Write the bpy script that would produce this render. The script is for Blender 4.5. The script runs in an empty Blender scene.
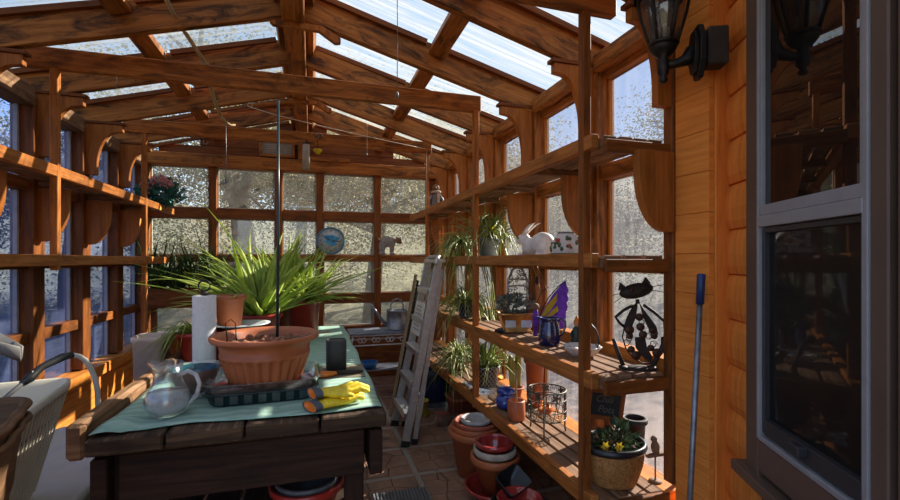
import bpy, bmesh, math, random
from mathutils import Vector, Matrix, noise
random.seed(7)
SC = bpy.context.scene
COL = SC.collection
PI = math.pi
V = Vector

# ------------------------------------------------------------------ materials
def new_mat(name):
    m = bpy.data.materials.new(name); m.use_nodes = True
    nt = m.node_tree; nt.nodes.clear()
    out = nt.nodes.new('ShaderNodeOutputMaterial')
    return m, nt, out

def N(nt, t, **kw):
    n = nt.nodes.new(t)
    for k, v in kw.items():
        if k in n.inputs: n.inputs[k].default_value = v
        else: setattr(n, k, v)
    return n

def ramp(nt, stops):
    r = nt.nodes.new('ShaderNodeValToRGB')
    e = r.color_ramp.elements
    while len(e) < len(stops): e.new(.5)
    for i, (p, c) in enumerate(stops):
        e[i].position = p; e[i].color = (c[0], c[1], c[2], 1)
    return r

def wood(name, dark, mid, light, stain=.5, rough=.6, scale=1.0, bump=.25, stain_col=None, spec=.22):
    """timber: grain runs along the board (u of the uv map, in metres)"""
    m, nt, out = new_mat(name); L = nt.links.new
    uv = N(nt, 'ShaderNodeUVMap')
    mp = N(nt, 'ShaderNodeMapping'); mp.inputs['Scale'].default_value = (1.6*scale, 26*scale, 1)
    L(uv.outputs[0], mp.inputs[0])
    n1 = N(nt, 'ShaderNodeTexNoise', Scale=1.6, Detail=6.0, Roughness=.62, Distortion=.6)
    L(mp.outputs[0], n1.inputs['Vector'])
    r1 = ramp(nt, [(.3, dark), (.52, mid), (.75, light)])
    L(n1.outputs[0], r1.inputs[0])
    mp2 = N(nt, 'ShaderNodeMapping'); mp2.inputs['Scale'].default_value = (1.7*scale, 7*scale, 1)
    L(uv.outputs[0], mp2.inputs[0])
    n2 = N(nt, 'ShaderNodeTexNoise', Scale=1.5, Detail=5.0, Roughness=.7, Distortion=1.2)
    L(mp2.outputs[0], n2.inputs['Vector'])
    r2 = ramp(nt, [(.46, (0, 0, 0)), (.64, (1, 1, 1))]); L(n2.outputs[0], r2.inputs[0])
    mu = N(nt, 'ShaderNodeMath', operation='MULTIPLY'); mu.inputs[1].default_value = stain
    L(r2.outputs[0], mu.inputs[0])
    mx = N(nt, 'ShaderNodeMix', data_type='RGBA')
    L(mu.outputs[0], mx.inputs[0]); L(r1.outputs[0], mx.inputs[6])
    sc = stain_col or tuple(c*.22 for c in dark)
    mx.inputs[7].default_value = (*sc, 1)
    b = N(nt, 'ShaderNodeBsdfPrincipled', Roughness=rough); b.inputs['Specular IOR Level'].default_value = spec
    L(mx.outputs[2], b.inputs['Base Color'])
    bp = N(nt, 'ShaderNodeBump', Strength=bump, Distance=.004)
    L(n1.outputs[0], bp.inputs['Height']); L(bp.outputs[0], b.inputs['Normal'])
    L(b.outputs[0], out.inputs[0])
    return m

def plain(name, col, rough=.5, metal=0, var=.25, scale=18, bump=0, trans=0, coat=0, col2=None):
    m, nt, out = new_mat(name); L = nt.links.new
    tc = N(nt, 'ShaderNodeTexCoord')
    n = N(nt, 'ShaderNodeTexNoise', Scale=scale, Detail=5.0, Roughness=.6)
    L(tc.outputs['Object'], n.inputs['Vector'])
    d = tuple(c*(1-var) for c in col); l = tuple(min(1, c*(1+var)) for c in col)
    if col2: l = col2; d = col
    r = ramp(nt, [(.35, d), (.65, l)]); L(n.outputs[0], r.inputs[0])
    b = N(nt, 'ShaderNodeBsdfPrincipled', Roughness=rough, Metallic=metal)
    b.inputs['Coat Weight'].default_value = coat
    L(r.outputs[0], b.inputs['Base Color'])
    if bump:
        bp = N(nt, 'ShaderNodeBump', Strength=bump, Distance=.005)
        L(n.outputs[0], bp.inputs['Height']); L(bp.outputs[0], b.inputs['Normal'])
    sh = b.outputs[0]
    if trans:
        t = N(nt, 'ShaderNodeBsdfTranslucent'); L(r.outputs[0], t.inputs[0])
        ms = N(nt, 'ShaderNodeMixShader', Fac=trans)
        L(sh, ms.inputs[1]); L(t.outputs[0], ms.inputs[2]); sh = ms.outputs[0]
    L(sh, out.inputs[0])
    return m

def clear(name, tint, dust=.0, dust_col=(.8, .8, .8), ior=1.45, rough=.02, nscale=(3, 3, 3), streak=.5, transl=.5, gloss=1.0):
    """thin clear glass or plastic with some dust on it"""
    m, nt, out = new_mat(name); L = nt.links.new
    tr = N(nt, 'ShaderNodeBsdfTransparent'); tr.inputs[0].default_value = (*tint, 1)
    sh = tr.outputs[0]
    if dust:
        tc = N(nt, 'ShaderNodeTexCoord')
        mp = N(nt, 'ShaderNodeMapping'); mp.inputs['Scale'].default_value = nscale
        L(tc.outputs['Object'], mp.inputs[0])
        n = N(nt, 'ShaderNodeTexNoise', Scale=1.0, Detail=7.0, Roughness=.65)
        L(mp.outputs[0], n.inputs['Vector'])
        r = N(nt, 'ShaderNodeMapRange'); r.inputs[1].default_value = .3; r.inputs[2].default_value = .7
        r.inputs[3].default_value = dust*(1-streak); r.inputs[4].default_value = dust*(1+streak)
        L(n.outputs[0], r.inputs[0])
        d = N(nt, 'ShaderNodeBsdfDiffuse'); d.inputs[0].default_value = (*dust_col, 1)
        t = N(nt, 'ShaderNodeBsdfTranslucent'); t.inputs[0].default_value = (*dust_col, 1)
        m0 = N(nt, 'ShaderNodeMixShader', Fac=transl); L(d.outputs[0], m0.inputs[1]); L(t.outputs[0], m0.inputs[2])
        m1 = N(nt, 'ShaderNodeMixShader'); L(r.outputs[0], m1.inputs[0]); L(sh, m1.inputs[1]); L(m0.outputs[0], m1.inputs[2])
        sh = m1.outputs[0]
    fr = N(nt, 'ShaderNodeLayerWeight', Blend=.5)
    fp = N(nt, 'ShaderNodeMath', operation='POWER'); fp.inputs[1].default_value = 4.0; L(fr.outputs['Facing'], fp.inputs[0])
    fm = N(nt, 'ShaderNodeMath', operation='MULTIPLY_ADD'); fm.inputs[1].default_value = .75*gloss; fm.inputs[2].default_value = .035*gloss
    L(fp.outputs[0], fm.inputs[0])
    g = N(nt, 'ShaderNodeBsdfGlossy', Roughness=rough); g.inputs[0].default_value = (1, 1, 1, 1)
    m2 = N(nt, 'ShaderNodeMixShader'); L(fm.outputs[0], m2.inputs[0]); L(sh, m2.inputs[1]); L(g.outputs[0], m2.inputs[2])
    L(m2.outputs[0], out.inputs[0])
    return m

M = {}
M['beam'] = wood('stained_timber', (0.206, 0.062, 0.0108), (0.371, 0.129, 0.0253), (0.515, 0.204, 0.0475), .75, .6, stain_col=(0.046, 0.017, 0.0064))
M['rafter'] = wood('rafter_timber', (0.186, 0.059, 0.0108), (0.351, 0.127, 0.0266), (0.495, 0.204, 0.0507), .92, .65, stain_col=(0.037, 0.016, 0.0069))
M['frame'] = wood('frame_timber', (0.131, 0.038, 0.0069), (0.227, 0.071, 0.0133), (0.314, 0.108, 0.0220), .6, .6, stain_col=(0.035, 0.013, 0.0049))
M['siding'] = wood('dark_siding', (0.112, 0.030, 0.0058), (0.179, 0.051, 0.0092), (0.224, 0.070, 0.0127), .4, .6)
M['sill'] = wood('sill_timber', (0.403, 0.130, 0.0190), (0.582, 0.204, 0.0334), (0.694, 0.287, 0.0576), .3, .55)
M['log'] = wood('log_siding', (0.650, 0.209, 0.0360), (0.806, 0.281, 0.0518), (0.850, 0.359, 0.0792), .2, .6, stain_col=(0.358, 0.112, 0.0202), bump=.1, spec=.12)
M['slat'] = wood('weathered_slat', (.13, .066, .033), (.26, .142, .074), (.42, .265, .15), .6, .75, stain_col=(.05, .029, .017))
M['rail'] = wood('shelf_rail', (0.247, 0.078, 0.0152), (0.412, 0.142, 0.0292), (0.557, 0.223, 0.0539), .5, .55, stain_col=(0.062, 0.024, 0.0076))
M['corbel'] = wood('corbel_timber', (0.258, 0.080, 0.0133), (0.371, 0.123, 0.0228), (0.454, 0.165, 0.0349), .3, .55, bump=.1)
M['oldplank'] = wood('old_plank', (.040, .024, .014), (.09, .053, .029), (.24, .15, .08), .75, .85, stain_col=(.013, .010, .008), bump=.6)
M['oldframe'] = wood('old_table_frame', (.020, .010, .006), (.042, .020, .011), (.075, .034, .017), .6, .8, stain_col=(.012, .009, .008), bump=.4)
M['tabletrim'] = wood('table_rail', (.13, .062, .026), (.28, .145, .065), (.44, .27, .14), .6, .75, stain_col=(.03, .018, .010), bump=.5)
M['bamboo'] = wood('bamboo', (.30, .20, .10), (.42, .30, .16), (.55, .42, .26), .4, .6)
M['casing'] = plain('brown_casing', (.12, .078, .056), .45, var=.12, scale=3)
M['vinyl'] = plain('grey_vinyl', (.30, .30, .305), .35, var=.06)
M['screen'] = plain('dark_screen_frame', (.035, .037, .042), .35, var=.1)
M['lantern'] = plain('dark_bronze', (.020, .017, .015), .42, metal=.55, var=.3, scale=40)
M['bronzebox'] = plain('brown_box', (.030, .019, .012), .7, var=.2)
M['blackmetal'] = plain('black_metal', (.018, .017, .016), .45, metal=.6, var=.3)
M['rust'] = plain('rusted_iron', (.024, .019, .016), .62, metal=.5, col2=(.055, .035, .024), scale=30)
M['rustdisc'] = plain('rust_disc', (.07, .032, .017), .6, metal=.4)
M['terracotta'] = plain('terracotta_plastic', (.42, .122, .042), .48, var=.10, scale=9)
M['terracotta2'] = plain('red_clay', (.36, .085, .042), .6, var=.15, scale=9)
M['redpot'] = plain('red_plastic', (.42, .035, .022), .32, var=.1)
M['redglaze'] = plain('red_glaze', (.34, .035, .028), .14, var=.2, coat=.6)
M['soil'] = plain('soil', (.045, .028, .018), .95, var=.6, scale=60, bump=1)
M['drysoil'] = plain('dry_soil', (.28, .12, .06), .95, var=.6, scale=50, bump=1)
M['alu'] = plain('aluminium', (.55, .55, .54), .36, metal=.75, var=.12, scale=30)
M['galv'] = plain('galvanised', (.25, .26, .28), .45, metal=.75, var=.35, scale=14)
M['blackplastic'] = plain('black_plastic', (.016, .017, .018), .32, var=.2)
M['tealplastic'] = plain('dark_teal_plastic', (.012, .032, .036), .3, var=.2)
M['whiteplastic'] = plain('white_plastic', (.66, .63, .51), .4, var=.07, scale=5)
M['whitepaint'] = plain('white_painted_iron', (.60, .58, .54), .5, var=.15)
M['pinktub'] = plain('pale_pink_plastic', (.78, .62, .55), .4, var=.08, trans=.2)
M['paper'] = plain('paper_towel', (.74, .72, .71), .9, var=.05, scale=60, bump=.5)
M['ceramicwhite'] = plain('white_ceramic', (.66, .62, .56), .45, var=.12, scale=20)
M['blueenamel'] = plain('blue_enamel', (.010, .013, .07), .12, var=.3, coat=.8)
M['blueglaze'] = plain('blue_glaze', (.02, .05, .28), .22, var=.3, coat=.6)
M['bluebucket'] = plain('blue_bucket', (.012, .035, .13), .4, var=.15)
M['bluebowl'] = plain('blue_bowl', (.03, .17, .42), .35, var=.15)
M['brownglaze'] = plain('brown_glaze', (.22, .075, .035), .35, var=.2, coat=.1)
M['tealglaze'] = plain('teal_glaze', (.012, .075, .095), .2, var=.2, coat=.5)
M['yellow'] = plain('yellow_rubber', (.80, .60, .02), .55, var=.15, scale=60, bump=.3)
M['orange'] = plain('orange_plastic', (.85, .23, .02), .4, var=.1)
M['greytrim'] = plain('grey_cuff', (.08, .10, .12), .8, var=.2)
M['yellowcup'] = plain('yellow_cup', (.65, .5, .08), .45, var=.1)
M['can'] = plain('charcoal_can', (.035, .036, .036), .55, var=.15, scale=80)
M['card'] = plain('cardboard', (.20, .165, .10), .85, var=.25, scale=10)
M['slate'] = plain('slate_top', (.14, .15, .18), .5, var=.3)
M['grey'] = plain('grey_plastic', (.13, .13, .13), .5, var=.15)
M['greypot'] = plain('grey_pot', (.14, .16, .15), .5, var=.12)
M['whitepot'] = plain('pale_grey_pot', (.42, .41, .39), .5, var=.12)
M['hose'] = plain('pale_hose', (.50, .48, .43), .5, var=.1)
M['rope'] = plain('rope', (.55, .48, .38), .9, var=.2, scale=80)
M['wire'] = plain('olive_wire', (.14, .125, .09), .5, metal=.6, var=.3)
M['brass'] = plain('old_brass', (.42, .22, .065), .38, metal=.75, var=.35, scale=15)
M['silver'] = plain('tarnished_silver', (.36, .33, .27), .4, metal=.7, var=.4, scale=40)
M['mesh'] = plain('dark_wire', (.03, .03, .03), .5, metal=.4)
M['aloe'] = plain('aloe_leaf', (.30, .44, .06), .45, col2=(.72, .80, .24), scale=5, trans=.5)
M['grass'] = plain('dark_strap_leaf', (.035, .085, .022), .45, col2=(.10, .20, .05), scale=6, trans=.2)
M['spider'] = plain('spider_leaf', (.19, .27, .045), .45, col2=(.54, .58, .18), scale=9, trans=.3)
M['darkleaf'] = plain('dark_leaf', (.014, .032, .012), .5, col2=(.05, .085, .03), scale=30, trans=.2)
M['tealleaf'] = plain('teal_leaf', (.02, .12, .10), .5, col2=(.05, .22, .17), scale=30, trans=.15)
M['drygreen'] = plain('dusty_leaf', (.06, .09, .07), .55, col2=(.22, .24, .18), scale=40, trans=.15)
M['pink'] = plain('pink_petal', (.62, .28, .27), .6, var=.25, scale=50, trans=.2)
M['yellowflower'] = plain('yellow_petal', (.75, .5, .03), .6, var=.2, trans=.2)
M['purple'] = plain('purple_glass', (.17, .06, .42), .3, var=.3, scale=30, trans=.4)
M['yglass'] = plain('yellow_glass', (.75, .60, .03), .25, var=.15, scale=30, trans=.45)
M['tglass'] = plain('turquoise_glass', (.10, .50, .45), .25, var=.2, scale=30, trans=.45)
M['cactus'] = plain('cactus_skin', (.33, .31, .035), .5, col2=(.5, .42, .06), scale=20)
M['flesh'] = plain('peach_paint', (.55, .28, .16), .6, var=.1)
M['greenpaint'] = plain('dark_green_paint', (.02, .06, .04), .4, var=.3)
M['chalk'] = plain('chalkboard', (.018, .017, .016), .8, var=.2)
M['chalkline'] = plain('chalk', (.13, .12, .10), .95, var=.2)
M['signframe'] = wood('sign_frame', (.20, .055, .014), (.28, .08, .02), (.36, .11, .03), .2)
M['redmotif'] = plain('red_motif', (.45, .06, .03), .5)
M['greenmotif'] = plain('green_motif', (.07, .12, .05), .5)
M['clockface'] = plain('clock_face', (.46, .49, .47), .4, var=.2, scale=12)
M['clockblue'] = plain('clock_blue', (.03, .28, .48), .4, var=.5, scale=25)
M['clockrim'] = plain('clock_rim', (.08, .20, .25), .35)
M['carved'] = plain('carved_stone', (.22, .20, .17), .8, col2=(.36, .33, .29), scale=30, bump=.3)
M['carvedbrown'] = plain('carved_brown', (.19, .11, .055), .8, var=.3, scale=30)
M['beige'] = plain('beige_cloth', (.45, .38, .30), .9)
M['chime'] = plain('pale_tube', (.50, .42, .36), .25, var=.15, trans=.35)
M['wickerdark'] = wood('dark_splint', (.09, .046, .02), (.18, .095, .043), (.27, .155, .075), .45, .6)
M['wicker'] = plain('wicker', (.25, .10, .025), .6, col2=(.52, .25, .07), scale=70, bump=.6)
M['orangeglass'] = plain('orange_glass', (.75, .20, .03), .2, trans=.4)
M['bulb'] = plain('candle_tube', (.7, .68, .6), .5)
M['bark'] = plain('bark', (.018, .015, .012), .9, col2=(.06, .05, .04), scale=7, bump=1)
M['foliage'] = plain('olive_foliage', (.022, .026, .012), .8, col2=(.46, .42, .22), scale=1.6, trans=.35)
M['foliage2'] = plain('tan_foliage', (.045, .04, .022), .8, col2=(.55, .49, .30), scale=1.6, trans=.35)
M['foliage3'] = plain('green_foliage', (.04, .065, .03), .8, col2=(.15, .18, .09), scale=2.2, trans=.35)
M['pane_left'] = clear('dusty_blue_pane', (.72, .79, .98), .10, (.44, .53, .88), nscale=(2, 5, 3), streak=.4)
M['pane_back'] = clear('back_pane', (.86, .87, .84), .05, (.8, .8, .76), nscale=(4, 4, 4), streak=.5)
M['pane_right'] = clear('hazy_pane', (.68, .69, .72), .09, (.50, .51, .55), nscale=(3, 24, 1.5), streak=.6)
M['lglass'] = clear('lantern_glass', (.78, .76, .72), .06, gloss=1.6)
M['glass'] = clear('clear_glass', (.95, .965, .965), .04, (.9, .9, .9), gloss=1.35)
M['frost'] = clear('cloudy_glass', (.93, .94, .94), .62, (.95, .95, .93), nscale=(20, 20, 20), gloss=1.2, transl=.5)
M['clearplastic'] = clear('clear_plastic', (.86, .86, .84), .10, (.8, .8, .78), nscale=(20, 20, 20), gloss=1.5)

def roof_mat():
    """corrugated fibreglass: milky, with streaks and dirt running down the slope"""
    m, nt, out = new_mat('fibreglass_roof'); L = nt.links.new
    uv = N(nt, 'ShaderNodeUVMap')
    mp = N(nt, 'ShaderNodeMapping'); mp.inputs['Scale'].default_value = (1.3, 26, 1); L(uv.outputs[0], mp.inputs[0])
    n = N(nt, 'ShaderNodeTexNoise', Scale=1.0, Detail=6.0, Roughness=.65, Distortion=.4); L(mp.outputs[0], n.inputs['Vector'])
    r = ramp(nt, [(.30, (.085, .12, .145)), (.5, (.19, .198, .19)), (.72, (.30, .29, .25))]); L(n.outputs[0], r.inputs[0])
    d = N(nt, 'ShaderNodeBsdfDiffuse'); L(r.outputs[0], d.inputs[0])
    t = N(nt, 'ShaderNodeBsdfTranslucent'); L(r.outputs[0], t.inputs[0])
    m0 = N(nt, 'ShaderNodeMixShader', Fac=.62); L(d.outputs[0], m0.inputs[1]); L(t.outputs[0], m0.inputs[2])
    tr = N(nt, 'ShaderNodeBsdfTransparent'); tr.inputs[0].default_value = (.92, .92, .88, 1)
    f = N(nt, 'ShaderNodeMapRange'); f.inputs[1].default_value = .3; f.inputs[2].default_value = .7
    f.inputs[3].default_value = .52; f.inputs[4].default_value = .84; L(n.outputs[0], f.inputs[0])
    m1 = N(nt, 'ShaderNodeMixShader'); L(f.outputs[0], m1.inputs[0]); L(tr.outputs[0], m1.inputs[1]); L(m0.outputs[0], m1.inputs[2])
    L(m1.outputs[0], out.inputs[0]); return m
M['roof'] = roof_mat()

def floor_mat():
    m, nt, out = new_mat('clay_pavers'); L = nt.links.new
    tc = N(nt, 'ShaderNodeTexCoord')
    mp = N(nt, 'ShaderNodeMapping'); mp.inputs['Rotation'].default_value = (0, 0, 0); mp.inputs['Location'].default_value = (.22, .14, 0)
    L(tc.outputs['Object'], mp.inputs[0])
    br = N(nt, 'ShaderNodeTexBrick', offset=0.0, squash=1.0)
    br.inputs['Scale'].default_value = 1.0; br.inputs['Brick Width'].default_value = .46; br.inputs['Row Height'].default_value = .46
    br.inputs['Mortar Size'].default_value = .022; br.inputs['Mortar Smooth'].default_value = .25
    L(mp.outputs[0], br.inputs['Vector'])
    # each paver is pressed with a pattern of joined polygons
    vo = N(nt, 'ShaderNodeTexVoronoi', feature='DISTANCE_TO_EDGE', Scale=6.4, Randomness=.55); L(mp.outputs[0], vo.inputs['Vector'])
    gr = ramp(nt, [(.0, (0, 0, 0)), (.035, (1, 1, 1))]); L(vo.outputs['Distance'], gr.inputs[0])
    n = N(nt, 'ShaderNodeTexNoise', Scale=5.0, Detail=7.0, Roughness=.7); L(tc.outputs['Object'], n.inputs['Vector'])
    c = ramp(nt, [(.3, (.17, .085, .050)), (.55, (.32, .17, .105)), (.75, (.46, .29, .19))]); L(n.outputs[0], c.inputs[0])
    mx = N(nt, 'ShaderNodeMix', data_type='RGBA', blend_type='MULTIPLY'); mx.inputs[0].default_value = .6
    L(c.outputs[0], mx.inputs[6]); L(gr.outputs[0], mx.inputs[7])
    m2 = N(nt, 'ShaderNodeMix', data_type='RGBA'); L(br.outputs['Fac'], m2.inputs[0]); L(mx.outputs[2], m2.inputs[6]); m2.inputs[7].default_value = (.34, .29, .23, 1)
    b = N(nt, 'ShaderNodeBsdfPrincipled', Roughness=.62); L(m2.outputs[2], b.inputs['Base Color'])
    ad = N(nt, 'ShaderNodeMath', operation='SUBTRACT'); L(gr.outputs[0], ad.inputs[0]); L(br.outputs['Fac'], ad.inputs[1])
    bp = N(nt, 'ShaderNodeBump', Strength=.7, Distance=.008); L(ad.outputs[0], bp.inputs['Height']); L(bp.outputs[0], b.inputs['Normal'])
    L(b.outputs[0], out.inputs[0]); return m
M['floor'] = floor_mat()

def ground_mat():
    """pinkish gravel near the house, scrub and dry grass further off"""
    m, nt, out = new_mat('gravel_ground'); L = nt.links.new
    tc = N(nt, 'ShaderNodeTexCoord')
    n = N(nt, 'ShaderNodeTexNoise', Scale=1.1, Detail=9.0, Roughness=.75); L(tc.outputs['Object'], n.inputs['Vector'])
    c = ramp(nt, [(.32, (.07, .052, .038)), (.5, (.155, .108, .082)), (.68, (.23, .17, .135))]); L(n.outputs[0], c.inputs[0])
    n2 = N(nt, 'ShaderNodeTexNoise', Scale=3.6, Detail=10.0, Roughness=.85); L(tc.outputs['Object'], n2.inputs['Vector'])
    c2 = ramp(nt, [(.36, (.02, .022, .012)), (.5, (.075, .07, .036)), (.66, (.22, .20, .12))]); L(n2.outputs[0], c2.inputs[0])
    n3 = N(nt, 'ShaderNodeTexNoise', Scale=.35, Detail=4.0); L(tc.outputs['Object'], n3.inputs['Vector'])
    le = N(nt, 'ShaderNodeVectorMath', operation='DISTANCE'); L(tc.outputs['Object'], le.inputs[0]); le.inputs[1].default_value = (.6, 2.0, 0)
    ad = N(nt, 'ShaderNodeMath', operation='MULTIPLY_ADD'); L(n3.outputs[0], ad.inputs[0]); ad.inputs[1].default_value = 4.0; L(le.outputs['Value'], ad.inputs[2])
    mr = N(nt, 'ShaderNodeMapRange'); mr.inputs[1].default_value = 7.2; mr.inputs[2].default_value = 9.6; L(ad.outputs[0], mr.inputs[0])
    mx = N(nt, 'ShaderNodeMix', data_type='RGBA'); L(mr.outputs[0], mx.inputs[0]); L(c.outputs[0], mx.inputs[6]); L(c2.outputs[0], mx.inputs[7])
    b = N(nt, 'ShaderNodeBsdfPrincipled', Roughness=.95); L(mx.outputs[2], b.inputs['Base Color'])
    L(b.outputs[0], out.inputs[0]); return m
M['ground'] = ground_mat()

def mat_cloth():
    m, nt, out = new_mat('mint_mat'); L = nt.links.new
    tc = N(nt, 'ShaderNodeTexCoord')
    w = N(nt, 'ShaderNodeTexWave', wave_type='BANDS', bands_direction='Y', Scale=5.0, Distortion=5.0, Detail=3.0); w.inputs['Detail Scale'].default_value = 2.0
    L(tc.outputs['Object'], w.inputs['Vector'])
    n = N(nt, 'ShaderNodeTexNoise', Scale=7.0, Detail=7.0, Roughness=.7); L(tc.outputs['Object'], n.inputs['Vector'])
    c = ramp(nt, [(.0, (.27, .45, .34)), (.6, (.34, .52, .40)), (1, (.42, .58, .46))]); L(w.outputs[0], c.inputs[0])
    r = ramp(nt, [(.60, (0, 0, 0)), (.74, (1, 1, 1))]); L(n.outputs[0], r.inputs[0])
    mu = N(nt, 'ShaderNodeMath', operation='MULTIPLY'); mu.inputs[1].default_value = .7; L(r.outputs[0], mu.inputs[0])
    mx = N(nt, 'ShaderNodeMix', data_type='RGBA'); L(mu.outputs[0], mx.inputs[0]); L(c.outputs[0], mx.inputs[6]); mx.inputs[7].default_value = (.15, .13, .085, 1)
    b = N(nt, 'ShaderNodeBsdfPrincipled', Roughness=.8); L(mx.outputs[2], b.inputs['Base Color'])
    bp = N(nt, 'ShaderNodeBump', Strength=.2, Distance=.004); L(w.outputs[0], bp.inputs['Height']); L(bp.outputs[0], b.inputs['Normal'])
    L(b.outputs[0], out.inputs[0]); return m
M['mint'] = mat_cloth()

def lattice_mat():
    m, nt, out = new_mat('lattice_glaze'); L = nt.links.new
    uv = N(nt, 'ShaderNodeUVMap'); sp = N(nt, 'ShaderNodeSeparateXYZ'); L(uv.outputs[0], sp.inputs[0])
    outs = []
    for s in (1, -1):
        a = N(nt, 'ShaderNodeMath', operation='MULTIPLY_ADD'); L(sp.outputs[1], a.inputs[0]); a.inputs[1].default_value = s
        L(sp.outputs[0], a.inputs[2])
        k = N(nt, 'ShaderNodeMath', operation='MULTIPLY'); L(a.outputs[0], k.inputs[0]); k.inputs[1].default_value = 24
        fr = N(nt, 'ShaderNodeMath', operation='FRACT'); L(k.outputs[0], fr.inputs[0])
        lt = N(nt, 'ShaderNodeMath', operation='LESS_THAN'); L(fr.outputs[0], lt.inputs[0]); lt.inputs[1].default_value = .2
        outs.append(lt)
    mxm = N(nt, 'ShaderNodeMath', operation='MAXIMUM'); L(outs[0].outputs[0], mxm.inputs[0]); L(outs[1].outputs[0], mxm.inputs[1])
    mx = N(nt, 'ShaderNodeMix', data_type='RGBA'); L(mxm.outputs[0], mx.inputs[0])
    mx.inputs[6].default_value = (.018, .016, .016, 1); mx.inputs[7].default_value = (.50, .47, .42, 1)
    b = N(nt, 'ShaderNodeBsdfPrincipled', Roughness=.4); L(mx.outputs[2], b.inputs['Base Color']); L(b.outputs[0], out.inputs[0]); return m
M['lattice'] = lattice_mat()

def darkpane_mat():
    m, nt, out = new_mat('dark_room_pane'); L = nt.links.new
    b = N(nt, 'ShaderNodeBsdfPrincipled', Roughness=.015, IOR=1.9); b.inputs['Base Color'].default_value = (.010, .009, .008, 1)  # opaque near-black colour stands in for the unlit room behind
    L(b.outputs[0], out.inputs[0]); return m
M['darkpane'] = darkpane_mat()
def screen_mat():
    m, nt, out = new_mat('insect_screen'); L = nt.links.new
    b = N(nt, 'ShaderNodeBsdfPrincipled', Roughness=.35); b.inputs['Base Color'].default_value = (.010, .010, .010, 1)
    b.inputs['Specular IOR Level'].default_value = .15
    g = N(nt, 'ShaderNodeBsdfGlossy', Roughness=.03); g.inputs[0].default_value = (.6, .6, .6, 1)
    ms = N(nt, 'ShaderNodeMixShader', Fac=.07); L(b.outputs[0], ms.inputs[1]); L(g.outputs[0], ms.inputs[2])
    L(ms.outputs[0], out.inputs[0]); return m
M['screenmesh'] = screen_mat()

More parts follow.
